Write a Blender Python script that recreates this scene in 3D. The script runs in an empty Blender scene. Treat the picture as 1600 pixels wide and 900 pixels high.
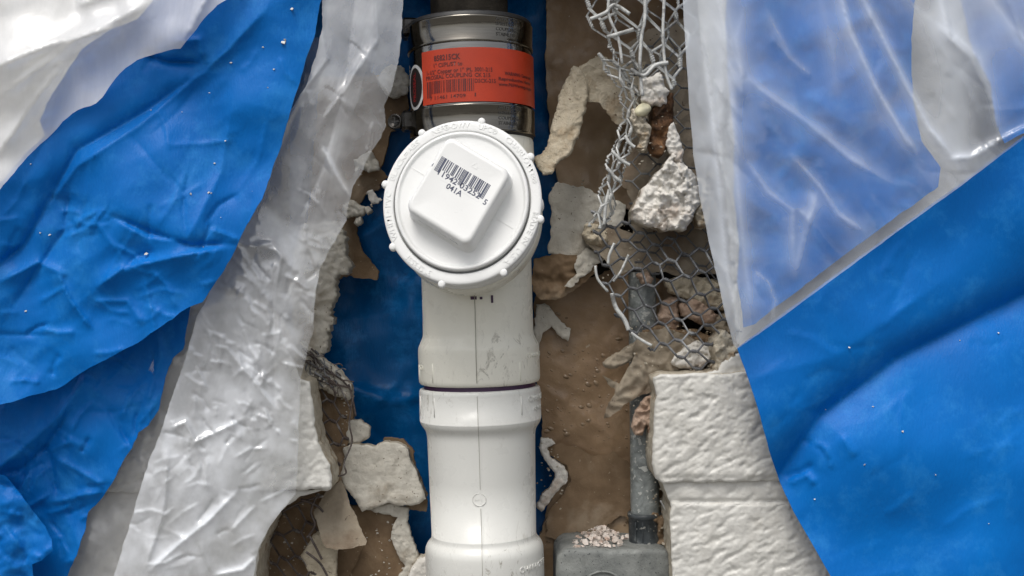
import bpy, math, random
import numpy as np
from mathutils import Vector, noise as mnoise
from mathutils.geometry import delaunay_2d_cdt

random.seed(7); rng = np.random.default_rng(7)
scene = bpy.context.scene
COL = scene.collection
R = math.radians

# ------------------------------------------------------------------ camera
S = 0.0004          # metres per photo pixel on the plane of the wall face
D = 1700.0          # camera distance in the same unit
cam = bpy.data.objects.new('camera', bpy.data.cameras.new('camera'))
COL.objects.link(cam)
cam.location = (0, -D * S, 0)
cam.rotation_euler = (R(90), 0, 0)
cam.data.sensor_width = 36
cam.data.lens = 36 * D / 1600
cam.data.clip_start = 0.01
cam.data.clip_end = 500
cam.data.dof.use_dof = False
scene.camera = cam

# ------------------------------------------------------------------ daylight
world = bpy.data.worlds.new('World'); scene.world = world
world.use_nodes = True
nt = world.node_tree
bg = nt.nodes['Background']
sky = nt.nodes.new('ShaderNodeTexSky'); sky.sky_type = 'NISHITA'; sky.sun_disc = False
SUN_EL, SUN_AZ = 60, 203      # azimuth from +Y clockwise: behind the camera, slightly left
sky.sun_elevation = R(SUN_EL); sky.sun_rotation = R(SUN_AZ)
sky.air_density = 1.0; sky.dust_density = 4.0; sky.ozone_density = 0.6
hs = nt.nodes.new('ShaderNodeHueSaturation'); hs.inputs['Saturation'].default_value = 0.25
nt.links.new(sky.outputs[0], hs.inputs['Color']); nt.links.new(hs.outputs[0], bg.inputs[0])
bg.inputs[1].default_value = 0.145
sun = bpy.data.objects.new('sun', bpy.data.lights.new('sun', 'SUN'))
COL.objects.link(sun)
sun.data.energy = 1.45; sun.data.angle = R(24); sun.data.color = (1, 0.96, 0.9)
az, el = R(SUN_AZ), R(SUN_EL)
dvec = Vector((math.sin(az) * math.cos(el), math.cos(az) * math.cos(el), math.sin(el)))
sun.rotation_euler = dvec.to_track_quat('Z', 'Y').to_euler()
sun.location = dvec * 3
scene.view_settings.view_transform = 'Standard'
scene.view_settings.look = 'None'
scene.view_settings.gamma = 1
scene.view_settings.use_curve_mapping = False
scene.view_settings.exposure = 0.07
try:
    scene.cycles.transparent_max_bounces = 16
except Exception: pass

# ------------------------------------------------------------------ helpers
def W(px, py, d=0.0):
    """photo pixel at depth d (pixel units in front of the wall face) -> world point(s)"""
    px = np.asarray(px, float); py = np.asarray(py, float); d = np.asarray(d, float)
    k = S * (D - d) / D
    return np.stack([(px - 800) * k, -d * S + 0 * px, -(py - 450) * k], -1)

def _hash(ix, iy, seed):
    h = (ix * 374761393 + iy * 668265263 + seed * 974634777) & 0xFFFFFFFF
    h = ((h ^ (h >> 13)) * 1274126177) & 0xFFFFFFFF
    h = (h ^ (h >> 16)) & 0xFFFFFFFF
    return h / 4294967295.0

def gn(x, y, seed=0):
    """gradient noise, about -0.7..0.7"""
    x = np.asarray(x, float); y = np.asarray(y, float)
    ix = np.floor(x).astype(np.int64); iy = np.floor(y).astype(np.int64)
    fx = x - ix; fy = y - iy
    def g(a, b):
        t = _hash(ix + a, iy + b, seed) * 2 * math.pi
        return np.cos(t) * (fx - a) + np.sin(t) * (fy - b)
    u = fx**3 * (fx * (fx * 6 - 15) + 10); v = fy**3 * (fy * (fy * 6 - 15) + 10)
    a = g(0, 0) * (1 - u) + g(1, 0) * u
    b = g(0, 1) * (1 - u) + g(1, 1) * u
    return a * (1 - v) + b * v

def fbm(x, y, sc, oct=4, seed=0, gain=.5):
    r = 0; a = 1.0
    for o in range(oct):
        r = r + a * gn(x / sc + 11.3 * o, y / sc - 7.1 * o, seed + o); a *= gain; sc = sc / 2.03
    return r

def facet(x, y, sc, amp, seed):
    """broken-stone relief: cells that are tilted flat faces with small steps between"""
    x = np.asarray(x, float); y = np.asarray(y, float); wx = x + gn(x / sc, y / sc, seed) * sc * .5; wy = y + gn(x / sc, y / sc, seed + 1) * sc * .5
    ix = np.floor(wx / sc).astype(np.int64); iy = np.floor(wy / sc).astype(np.int64); best = np.full(x.shape, 1e9); val = np.zeros(x.shape)
    for a in (-1, 0, 1):
        for b in (-1, 0, 1):
            cx = (ix + a + _hash(ix + a, iy + b, seed)) * sc; cy = (iy + b + _hash(ix + a, iy + b, seed + 7)) * sc
            dd = (wx - cx)**2 + (wy - cy)**2; g1 = _hash(ix + a, iy + b, seed + 13) - .5; g2 = _hash(ix + a, iy + b, seed + 17) - .5; o = _hash(ix + a, iy + b, seed + 19) - .5
            v = ((wx - cx) * g1 + (wy - cy) * g2) / sc * 1.4 + o * .7; m = dd < best; best = np.where(m, dd, best); val = np.where(m, v, val)
    return val * amp

def rot(x, y, deg):
    c, s = math.cos(R(deg)), math.sin(R(deg))
    return x * c + y * s, -x * s + y * c

def crumple(x, y, sc, amp, deg=0, aniso=1.0, seed=0, oct=3):
    """creased-film relief: sharp ridges between smooth faces, stretched along deg"""
    wx = x + sc * .35 * gn(x / sc, y / sc, seed + 50); wy = y + sc * .35 * gn(x / sc, y / sc, seed + 51)
    u, v = rot(wx, wy, deg); r = 0; a = amp
    for o in range(oct):
        n = gn(u / (sc * aniso) + o * 5.2, v / sc + o * 3.1, seed + o)
        r = r + a * (1 - np.sqrt(n * n + .0012) * 2.4); a *= .5; sc = sc * .5
    return r

def seg_dist(x, y, p, q):
    p = np.array(p, float); q = np.array(q, float); dx, dy = q - p; L2 = dx * dx + dy * dy + 1e-9
    t = ((x - p[0]) * dx + (y - p[1]) * dy) / L2; tc = np.clip(t, 0, 1)
    ex = x - (p[0] + tc * dx); ey = y - (p[1] + tc * dy)
    side = np.sign((x - p[0]) * dy - (y - p[1]) * dx)
    return np.sqrt(ex * ex + ey * ey), side, tc

def fold(x, y, pts, h, w1, w2=None, taper=True):
    """a crease along a polyline: height h, soft width w1 on one side and w2 on the other"""
    w2 = w2 or w1; best = None
    n = len(pts) - 1
    for i in range(n):
        dd, sd, t = seg_dist(x, y, pts[i], pts[i + 1]); g = (i + t) / n
        if best is None: best, bs, bt = dd, sd, g
        else:
            m = dd < best; best = np.where(m, dd, best); bs = np.where(m, sd, bs); bt = np.where(m, g, bt)
    w = np.where(bs > 0, w1, w2)
    e = np.exp(-best / w)
    if taper: e = e * np.clip(4 * bt * (1 - bt) * 1.6 + .15, 0, 1)
    return h * e

def wrinkles(x, y, box, n, ln, h, w, ang, spread, seed):
    """many short sharp creases scattered over a box"""
    r = random.Random(seed); z = np.zeros(np.shape(x))
    for _ in range(n):
        cx, cy = r.uniform(box[0], box[2]), r.uniform(box[1], box[3]); a = R(ang + r.gauss(0, spread)); l = ln * r.uniform(.4, 1.3); b = r.uniform(-.25, .25)
        p = [(cx - l / 2 * math.cos(a), cy - l / 2 * math.sin(a)), (cx + b * l * math.sin(a) * .6, cy - b * l * math.cos(a) * .6), (cx + l / 2 * math.cos(a), cy + l / 2 * math.sin(a))]
        m = (np.abs(x - cx) < l + 6 * w) & (np.abs(y - cy) < l + 6 * w)
        if not np.any(m): continue
        z[m] += fold(x[m], y[m], p, h * r.uniform(.3, 1) * r.choice([1, 1, -1]), w * r.uniform(.5, 1), w * r.uniform(1, 2.6))
    return z

def inside(px, py, poly):
    x = poly[:, 0]; y = poly[:, 1]; n = len(poly); res = np.zeros(len(px), bool); j = n - 1
    for i in range(n):
        c = ((y[i] > py) != (y[j] > py)) & (px < (x[j] - x[i]) * (py - y[i]) / (y[j] - y[i] + 1e-12) + x[i])
        res ^= c; j = i
    return res

def bdist(px, py, poly):
    d = np.full(len(px), 1e9); n = len(poly)
    for i in range(n):
        dd, _, _ = seg_dist(px, py, poly[i], poly[(i + 1) % n]); d = np.minimum(d, dd)
    return d

def jagged(poly, step, amp, seed, sharp=1.0):
    out = []; n = len(poly); run = 0
    for i in range(n):
        p = np.array(poly[i], float); q = np.array(poly[(i + 1) % n], float); L = np.hypot(*(q - p))
        k = max(1, int(L / step)); nx, ny = (q - p)[1] / (L + 1e-9), -(q - p)[0] / (L + 1e-9)
        for j in range(k):
            t = j / k; s = run + t * L
            a = amp * (float(gn(s / (step * 5), seed * 3.7, seed)) * 1.6 + float(gn(s / (step * 1.7), seed * 1.3, seed + 9)) * 1.0 * sharp + (float(_hash(int(s * 3), seed, 5)) - .5) * .55)
            if j == 0: a *= .5
            out.append((p[0] + (q - p)[0] * t + nx * a, p[1] + (q - p)[1] * t + ny * a))
        run += L
    return np.array(out)

def smooth_poly(pts, k=6, closed=True):
    """Catmull-Rom through the points"""
    P = [np.array(p, float) for p in pts]; n = len(P); out = []
    rngi = range(n) if closed else range(n - 1)
    for i in rngi:
        if closed: a, b, c, d = P[i - 1], P[i], P[(i + 1) % n], P[(i + 2) % n]
        else: a, b, c, d = P[max(i - 1, 0)], P[i], P[i + 1], P[min(i + 2, n - 1)]
        for j in range(k):
            t = j / k
            out.append(.5 * ((2 * b) + (c - a) * t + (2 * a - 5 * b + 4 * c - d) * t * t + (3 * b - a - 3 * c + d) * t**3))
    if not closed: out.append(P[-1])
    return [tuple(o) for o in out]

def tag(o, label=None, cat=None, group=None, kind=None):
    if label: o['label'] = label
    if cat: o['category'] = cat
    if group: o['group'] = group
    if kind: o['kind'] = kind
    return o

def thing(name, loc, label, cat, group=None):
    o = bpy.data.objects.new(name, None); COL.objects.link(o); o.location = Vector(loc); o.empty_display_size = .01
    return tag(o, label, cat, group)

def mesh(name, V, F, mat, parent=None, smooth=True, origin=None):
    V = np.asarray(V, float)
    if parent is not None:
        # world position of the parent (things and parts carry no rotation)
        po = Vector(parent.location)
        if parent.parent: po += Vector(parent.parent.location)
        if origin is None: off = np.array(po); loc = (0, 0, 0)
        else: off = np.array(origin); loc = tuple(np.array(origin) - np.array(po))
    else:
        off = V.mean(0) if origin is None else np.array(origin); loc = tuple(off)
    me = bpy.data.meshes.new(name)
    me.from_pydata((V - off).tolist(), [], [tuple(int(i) for i in f) for f in F])
    if smooth: me.polygons.foreach_set('use_smooth', [True] * len(me.polygons))
    me.materials.append(mat); me.update()
    o = bpy.data.objects.new(name, me); COL.objects.link(o); o.location = loc
    if parent is not None: o.parent = parent
    return o

def sheet(name, outline, dfun, mat, parent=None, res=6, thick=0, jag=None, rnd=0, rh=None, seed=1, smooth=True, shrink=0.0, milk=None):
    """a sheet or slab whose front follows dfun(x, y), with a torn or cut outline, and a real rim if thick"""
    poly = np.array(outline, float)
    if jag: poly = jagged(poly, jag[0], jag[1], seed)
    else: poly = jagged(poly, res, 0, seed)
    x0, y0 = poly.min(0); x1, y1 = poly.max(0)
    gx, gy = np.meshgrid(np.arange(x0, x1, res), np.arange(y0, y1, res * .87))
    gx = gx + (np.arange(gx.shape[0]) % 2)[:, None] * res * .5
    gx = (gx + rng.uniform(-.18, .18, gx.shape) * res).ravel(); gy = (gy + rng.uniform(-.18, .18, gy.shape) * res).ravel()
    m = inside(gx, gy, poly); gx, gy = gx[m], gy[m]
    bd = bdist(gx, gy, poly); m = bd > res * .45; gx, gy = gx[m], gy[m]
    nb = len(poly)
    pts = [Vector((float(a), float(b))) for a, b in poly] + [Vector((float(a), float(b))) for a, b in zip(gx, gy)]
    vs, es, fs, ov, oe, of = delaunay_2d_cdt(pts, [], [list(range(nb))], 1, 1e-4)
    P = np.array([(v.x, v.y) for v in vs]); x, y = P[:, 0], P[:, 1]
    d = dfun(x, y) + 0 * x
    if rnd:
        e = np.clip(bdist(x, y, poly) / rnd, 0, 1); d = d - (rh or rnd) * (1 - np.sqrt(np.clip(1 - (1 - e)**2, 0, 1)))
    V = W(x, y, d)
    F = []
    for f in fs:
        a, b, c = f[:3]
        ar = (P[b, 0] - P[a, 0]) * (P[c, 1] - P[a, 1]) - (P[b, 1] - P[a, 1]) * (P[c, 0] - P[a, 0])
        F.append((a, b, c) if ar < 0 else (a, c, b))
    if thick:
        idx = {}
        for i, o in enumerate(ov):
            for q in o:
                if q < nb: idx[q] = i
        loop = [idx[q] for q in range(nb) if q in idx]
        n0 = len(V); cx, cy = x.mean(), y.mean()
        lx, ly = x[loop], y[loop]; ld = d[loop]
        mx = lx + (cx - lx) * shrink; my = ly + (cy - ly) * shrink
        k = len(loop)
        jx = gn(lx / 5, ly / 5, seed + 3) * min(thick * .25, 3); jy = gn(lx / 5, ly / 5, seed + 4) * min(thick * .25, 3)
        r0 = W(lx, ly, ld)
        # rim runs straight back: keep the world x and z of the front edge
        def back(xx, yy, dd, t):
            q = W(xx, yy, dd); q[:, 1] += t * S; return q
        V = np.vstack([V, r0, back(lx + jx, ly + jy, ld, thick * .5), back(mx, my, ld, thick)])
        area = sum(lx[i] * ly[(i + 1) % k] - lx[(i + 1) % k] * ly[i] for i in range(k))
        for r in range(2):
            for i in range(k):
                j = (i + 1) % k; a, b = n0 + r * k + i, n0 + r * k + j; c, e = b + k, a + k
                F.append((a, b, c, e) if area < 0 else (b, a, e, c))
    o = mesh(name, V, F, mat, parent, smooth)
    if milk is not None:
        at = o.data.attributes.new('milk', 'FLOAT', 'POINT'); mv = np.zeros(len(V)); mv[:len(x)] = milk(x, y); at.data.foreach_set('value', mv.astype(np.float32))
    if thick > 3 and mat.name in ('plaster', 'plaster_white', 'wall_paint', 'plaster_tan'):
        o.data.materials.append(M['plaster_rim']); nf = len(fs)
        for q in range(nf, len(F)): o.data.polygons[q].material_index = 1
    return o

def tube_arrays(P, r, n=6, cap=True):
    P = np.asarray(P, float); m = len(P); r = np.full(m, r) if np.isscalar(r) else np.asarray(r)
    T = np.gradient(P, axis=0); T /= np.linalg.norm(T, axis=1)[:, None] + 1e-12
    up = np.array([.13, .98, .11]); A = np.cross(T, up); A /= np.linalg.norm(A, axis=1)[:, None] + 1e-9
    B = np.cross(T, A); th = np.arange(n) * 2 * math.pi / n
    V = (P[:, None] + r[:, None, None] * (A[:, None] * np.cos(th)[None, :, None] + B[:, None] * np.sin(th)[None, :, None])).reshape(-1, 3)
    F = [(i * n + j, i * n + (j + 1) % n, (i + 1) * n + (j + 1) % n, (i + 1) * n + j) for i in range(m - 1) for j in range(n)]
    if cap: F += [tuple(range(n))[::-1], tuple((m - 1) * n + j for j in range(n))]
    return V, F

def merge(parts):
    Vs, Fs, o = [], [], 0
    for V, F in parts:
        V = np.asarray(V, float); Vs.append(V); Fs += [tuple(i + o for i in f) for f in F]; o += len(V)
    return np.vstack(Vs), Fs

def box_arrays(c, ex, ey, ez, bev=0):
    """box from centre and three half-axis vectors, with chamfered edges if bev (fraction)"""
    c = np.array(c, float); ex, ey, ez = map(lambda a: np.array(a, float), (ex, ey, ez))
    if not bev:
        V = [c + sx * ex + sy * ey + sz * ez for sx in (-1, 1) for sy in (-1, 1) for sz in (-1, 1)]
        return V, [(0, 1, 3, 2), (4, 6, 7, 5), (0, 4, 5, 1), (2, 3, 7, 6), (0, 2, 6, 4), (1, 5, 7, 3)]
    V = []; b = 1 - bev
    for sx in (-1, 1):
        for sy in (-1, 1):
            for sz in (-1, 1):
                V += [c + sx * ex + sy * b * ey + sz * b * ez, c + sx * b * ex + sy * ey + sz * b * ez, c + sx * b * ex + sy * b * ey + sz * ez]
    I = lambda sx, sy, sz, a: ((sx * 2 + sy) * 2 + sz) * 3 + a
    F = []
    for s in (0, 1):
        F.append([I(s, 0, 0, 0), I(s, 0, 1, 0), I(s, 1, 1, 0), I(s, 1, 0, 0)])
        F.append([I(0, s, 0, 1), I(1, s, 0, 1), I(1, s, 1, 1), I(0, s, 1, 1)])
        F.append([I(0, 0, s, 2), I(0, 1, s, 2), I(1, 1, s, 2), I(1, 0, s, 2)])
    for a in (0, 1):
        for b2 in (0, 1):
            F.append([I(a, b2, 0, 0), I(a, b2, 1, 0), I(a, b2, 1, 1), I(a, b2, 0, 1)])
            F.append([I(a, 0, b2, 0), I(a, 1, b2, 0), I(a, 1, b2, 2), I(a, 0, b2, 2)])
            F.append([I(0, a, b2, 1), I(1, a, b2, 1), I(1, a, b2, 2), I(0, a, b2, 2)])
            for c2 in (0, 1): F.append([I(a, b2, c2, 0), I(a, b2, c2, 1), I(a, b2, c2, 2)])
    # make every face point outward
    V = np.array(V); out = []
    for f in F:
        n = np.cross(V[f[1]] - V[f[0]], V[f[2]] - V[f[0]]); m = V[f].mean(0) - c
        out.append(tuple(f) if n @ m > 0 else tuple(f[::-1]))
    return V, out

def text_arrays(body, size, extrude=0.0, align='CENTER', bold=0.0):
    cu = bpy.data.curves.new('lettering', 'FONT'); cu.body = body; cu.size = size; cu.extrude = extrude
    cu.align_x = align; cu.align_y = 'CENTER'; cu.resolution_u = 2; cu.offset = bold
    ob = bpy.data.objects.new('lettering', cu); COL.objects.link(ob)
    dg = bpy.context.evaluated_depsgraph_get(); me = bpy.data.meshes.new_from_object(ob.evaluated_get(dg))
    V = np.array([v.co[:] for v in me.vertices]).reshape(-1, 3); F = [tuple(p.vertices) for p in me.polygons]
    bpy.data.objects.remove(ob); bpy.data.curves.remove(cu); bpy.data.meshes.remove(me)
    return V, F

# ------------------------------------------------------------------ materials
def nodes(name):
    m = bpy.data.materials.new(name); m.use_nodes = True
    t = m.node_tree; return m, t, t.nodes['Principled BSDF']

def ntex(t, sc, det=6, rough=.6, dist=0, kind='NOISE', vec=None):
    if kind == 'NOISE':
        n = t.nodes.new('ShaderNodeTexNoise'); n.inputs['Scale'].default_value = sc; n.inputs['Detail'].default_value = det
        n.inputs['Roughness'].default_value = rough; n.inputs['Distortion'].default_value = dist
    else:
        n = t.nodes.new('ShaderNodeTexVoronoi'); n.inputs['Scale'].default_value = sc
    if vec is None:
        tc = t.nodes.new('ShaderNodeTexCoord'); vec = tc.outputs['Object']
    t.links.new(vec, n.inputs['Vector']); return n

def ramp(t, src, stops):
    r = t.nodes.new('ShaderNodeValToRGB'); cr = r.color_ramp
    while len(cr.elements) < len(stops): cr.elements.new(.5)
    for e, (p, c) in zip(cr.elements, stops):
        e.position = p; e.color = (*c, 1) if len(c) == 3 else c
    t.links.new(src, r.inputs[0]); return r.outputs[0]

def mixc(t, fac, a, b, mode='MIX'):
    m = t.nodes.new('ShaderNodeMix'); m.data_type = 'RGBA'; m.blend_type = mode
    for sock, v in ((m.inputs[0], fac), (m.inputs[6], a), (m.inputs[7], b)):
        if isinstance(v, (int, float)): sock.default_value = v
        elif isinstance(v, tuple): sock.default_value = (*v, 1)
        else: t.links.new(v, sock)
    return m.outputs[2]

def bump(t, src, strength, dist, prev=None):
    b = t.nodes.new('ShaderNodeBump'); b.inputs['Strength'].default_value = strength; b.inputs['Distance'].default_value = dist
    t.links.new(src, b.inputs['Height'])
    if prev is not None: t.links.new(prev, b.inputs['Normal'])
    return b.outputs[0]

def rough_mat(name, c1, c2, c3=None, sc=60, rough=.8, b1=(400, .5, .0008), b2=(90, .5, .0015), spec=.3, speck=None, rr=None):
    """mottled mineral or paper surface"""
    m, t, p = nodes(name)
    n1 = ntex(t, sc, 8, .65, .3); col = ramp(t, n1.outputs[0], [(.32, c1), (.68, c2)])
    if c3:
        n2 = ntex(t, sc * .35, 5, .6, .8); f = ramp(t, n2.outputs[0], [(.52, (0, 0, 0)), (.66, (1, 1, 1))]); col = mixc(t, f, col, c3)
    if speck:
        n3 = ntex(t, speck[0], 3, .5); f = ramp(t, n3.outputs[0], [(speck[1], (0, 0, 0)), (speck[1] + .03, (1, 1, 1))]); col = mixc(t, f, col, speck[2])
    t.links.new(col, p.inputs['Base Color'])
    p.inputs['Roughness'].default_value = rough; p.inputs['Specular IOR Level'].default_value = spec
    if rr:
        n4 = ntex(t, rr[0], 5, .6); f = ramp(t, n4.outputs[0], [(.4, (rr[1],) * 3), (.6, (rr[2],) * 3)]); t.links.new(f, p.inputs['Roughness'])
    nb = bump(t, ntex(t, b1[0], 5, .6).outputs[0], b1[1], b1[2]); nb = bump(t, ntex(t, b2[0], 6, .6, .5).outputs[0], b2[1], b2[2], nb)
    t.links.new(nb, p.inputs['Normal']); return m

M = {}
M['plaster'] = rough_mat('plaster', (.46, .43, .37), (.60, .575, .51), (.36, .32, .26), sc=70, b1=(700, .5, .0008), b2=(140, .6, .002), speck=(500, .68, (.2, .17, .13)))
M['plaster_white'] = rough_mat('plaster_white', (.62, .59, .54), (.78, .76, .71), (.50, .42, .35), sc=80, b1=(650, .6, .001), b2=(150, .6, .002), speck=(420, .7, (.25, .2, .15)))
M['plaster_rim'] = rough_mat('plaster_rim', (.40, .35, .27), (.62, .57, .47), (.30, .22, .14), sc=180, b1=(900, .8, .001), b2=(260, .8, .003))
M['plaster_tan'] = rough_mat('plaster_tan', (.42, .36, .265), (.56, .50, .39), (.34, .26, .17), sc=90, b1=(700, .8, .001), b2=(170, .8, .003), speck=(480, .68, (.15, .1, .06)))
M['wall_paint'] = rough_mat('wall_paint', (.59, .58, .54), (.66, .65, .615), (.55, .53, .48), sc=22, rough=.36, b1=(520, .35, .0006), b2=(170, .3, .0014), spec=.45, speck=(170, .74, (.3, .27, .22)))
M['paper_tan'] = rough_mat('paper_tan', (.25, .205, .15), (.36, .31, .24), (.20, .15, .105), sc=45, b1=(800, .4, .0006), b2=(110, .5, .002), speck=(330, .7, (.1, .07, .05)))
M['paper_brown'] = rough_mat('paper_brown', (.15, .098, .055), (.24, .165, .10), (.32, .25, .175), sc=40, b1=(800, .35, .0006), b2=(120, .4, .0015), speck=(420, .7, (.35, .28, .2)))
M['paper_wet'] = rough_mat('paper_wet', (.18, .112, .06), (.35, .235, .135), (.42, .31, .20), sc=18, rough=.32, b1=(700, .25, .0004), b2=(140, .5, .0012), spec=.5, speck=(300, .72, (.4, .33, .25)), rr=(60, .3, .65))
M['paper_pink'] = rough_mat('paper_pink', (.30, .20, .14), (.50, .38, .30), (.18, .11, .07), sc=110, b1=(700, .5, .0008), b2=(180, .7, .002))
M['glue'] = rough_mat('glue', (.17, .11, .06), (.33, .24, .155), sc=200, rough=.25, spec=.6, b1=(700, .2, .0003), b2=(300, .3, .0006))
M['rust'] = rough_mat('rust', (.03, .018, .01), (.13, .06, .025), (.25, .13, .06), sc=160, rough=.6, b1=(800, .8, .0008), b2=(260, .9, .003))
M['foam'] = rough_mat('foam', (.66, .62, .42), (.74, .70, .52), sc=120, rough=.55, b1=(600, .2, .0004), b2=(160, .2, .001))
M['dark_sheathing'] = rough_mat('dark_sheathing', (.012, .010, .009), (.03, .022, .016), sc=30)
M['wire_galv'] = rough_mat('wire_galv', (.38, .39, .385), (.66, .67, .65), (.16, .16, .155), sc=260, rough=.5, b1=(1500, .5, .0003), b2=(500, .4, .0005), spec=.6)
M['wire_dark'] = rough_mat('wire_dark', (.05, .052, .056), (.15, .155, .165), (.28, .29, .30), sc=150, rough=.5, b1=(1500, .6, .0003), b2=(500, .5, .0006), spec=.5)
M['wire_rusty'] = rough_mat('wire_rusty', (.035, .026, .024), (.10, .075, .065), (.24, .23, .22), sc=200, rough=.5, b1=(1500, .7, .0003), b2=(500, .6, .0008), spec=.5)
M['conduit'] = rough_mat('conduit', (.10, .112, .112), (.30, .325, .32), (.06, .065, .065), sc=120, rough=.38, b1=(800, .3, .0004), b2=(200, .5, .0012), spec=.5, speck=(300, .60, (.42, .43, .41)))
M['box_metal'] = rough_mat('box_metal', (.14, .15, .145), (.29, .30, .285), (.10, .105, .10), sc=60, rough=.6, b1=(900, .5, .0006), b2=(160, .5, .0012), speck=(520, .64, (.07, .075, .075)))
M['conduit_dark'] = rough_mat('conduit_dark', (.025, .03, .034), (.075, .085, .09), (.2, .21, .21), sc=90, rough=.4, b1=(900, .4, .0005), b2=(260, .4, .001), speck=(300, .63, (.33, .33, .31)))
M['old_iron'] = rough_mat('old_iron', (.015, .013, .011), (.04, .035, .028), sc=60, rough=.85, spec=.1)
M['chip'] = rough_mat('chip', (.60, .50, .43), (.78, .72, .66), (.45, .28, .2), sc=260, b1=(900, .4, .0006), b2=(300, .5, .001))

def pvc(name, c, dirt=.5, rough=.3):
    m, t, p = nodes(name)
    n1 = ntex(t, 14, 5, .6, .3); col = ramp(t, n1.outputs[0], [(.3, tuple(v * .955 for v in c)), (.7, c)])
    # scuffs and grime: thin scattered smears of real dirt
    tc = t.nodes.new('ShaderNodeTexCoord'); mp = t.nodes.new('ShaderNodeMapping'); mp.inputs['Scale'].default_value = (1, 1, .45); mp.inputs['Rotation'].default_value = (0, .5, 0)
    t.links.new(tc.outputs['Object'], mp.inputs[0])
    n2 = ntex(t, 150, 8, .75, 1.5, vec=mp.outputs[0]); n2b = ntex(t, 18, 3, .5)
    f1 = ramp(t, n2.outputs[0], [(.555, (0, 0, 0)), (.67, (1, 1, 1))]); f2 = ramp(t, n2b.outputs[0], [(.42, (0, 0, 0)), (.65, (1, 1, 1))])
    f = mixc(t, 1.0, f1, f2, 'MULTIPLY'); g = mixc(t, dirt, (0, 0, 0), f)
    col = mixc(t, g, col, (.30, .28, .235)); t.links.new(col, p.inputs['Base Color'])
    p.inputs['Roughness'].default_value = rough; p.inputs['Specular IOR Level'].default_value = .45
    n3 = ntex(t, 90, 4, .5); r = ramp(t, n3.outputs[0], [(.35, (rough * .8,) * 3), (.65, (rough * 1.35,) * 3)]); t.links.new(r, p.inputs['Roughness'])
    nb = bump(t, ntex(t, 600, 4, .5).outputs[0], .12, .0003); nb = bump(t, ntex(t, 40, 4, .5).outputs[0], .15, .0008, nb)
    t.links.new(nb, p.inputs['Normal']); return m
M['pvc'] = pvc('pvc', (.71, .71, .675), 1.0)
M['pvc_tee'] = pvc('pvc_tee', (.80, .785, .70), 1.0)
M['pvc_cap'] = pvc('pvc_cap', (.79, .795, .785), .12, .34)

def simple(name, c, rough=.5, metal=0, spec=.5, b=(300, .2, .0005)):
    m, t, p = nodes(name)
    n = ntex(t, 60, 5, .6); t.links.new(ramp(t, n.outputs[0], [(.3, tuple(v * .8 for v in c)), (.7, c)]), p.inputs['Base Color'])
    p.inputs['Roughness'].default_value = rough; p.inputs['Metallic'].default_value = metal; p.inputs['Specular IOR Level'].default_value = spec
    t.links.new(bump(t, ntex(t, b[0], 4, .5).outputs[0], b[1], b[2]), p.inputs['Normal']); return m
M['ink'] = simple('ink', (.07, .08, .13), .55)
M['ink_black'] = simple('ink_black', (.012, .008, .008), .5)
M['ink_label'] = simple('ink_label', (.10, .012, .010), .4)
M['primer'] = simple('primer', (.05, .015, .06), .35)
M['label'] = simple('label', (.45, .036, .007), .42, 0, .5, (900, .1, .0002))
M['rubber'] = simple('rubber', (.014, .014, .015), .5)
M['logo_white'] = simple('logo_white', (.55, .55, .55), .4)
M['logo_red'] = simple('logo_red', (.35, .02, .02), .4)
M['etch'] = simple('etch', (.05, .048, .045), .6)
def steel(name, c, rough):
    m, t, p = nodes(name)
    tc = t.nodes.new('ShaderNodeTexCoord'); mp = t.nodes.new('ShaderNodeMapping'); mp.inputs['Scale'].default_value = (1, 1, 14)
    t.links.new(tc.outputs['Object'], mp.inputs[0]); n = ntex(t, 60, 6, .6, vec=mp.outputs[0])
    t.links.new(ramp(t, n.outputs[0], [(.3, tuple(v * .75 for v in c)), (.7, c)]), p.inputs['Base Color'])
    n2 = ntex(t, 160, 5, .7); t.links.new(ramp(t, n2.outputs[0], [(.4, (rough * .7,) * 3), (.7, (rough * 1.8,) * 3)]), p.inputs['Roughness'])
    p.inputs['Metallic'].default_value = 1; p.inputs['Anisotropic'].default_value = .3
    tg = t.nodes.new('ShaderNodeTangent'); tg.direction_type = 'RADIAL'; tg.axis = 'Z'; t.links.new(tg.outputs[0], p.inputs['Tangent'])
    t.links.new(bump(t, n.outputs[0], .06, .0004), p.inputs['Normal']); return m
M['steel'] = steel('steel', (.22, .205, .18), .10)
M['steel_shield'] = steel('steel_shield', (.28, .27, .26), .05)
M['steel_dark'] = steel('steel_dark', (.09, .085, .08), .3)

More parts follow.
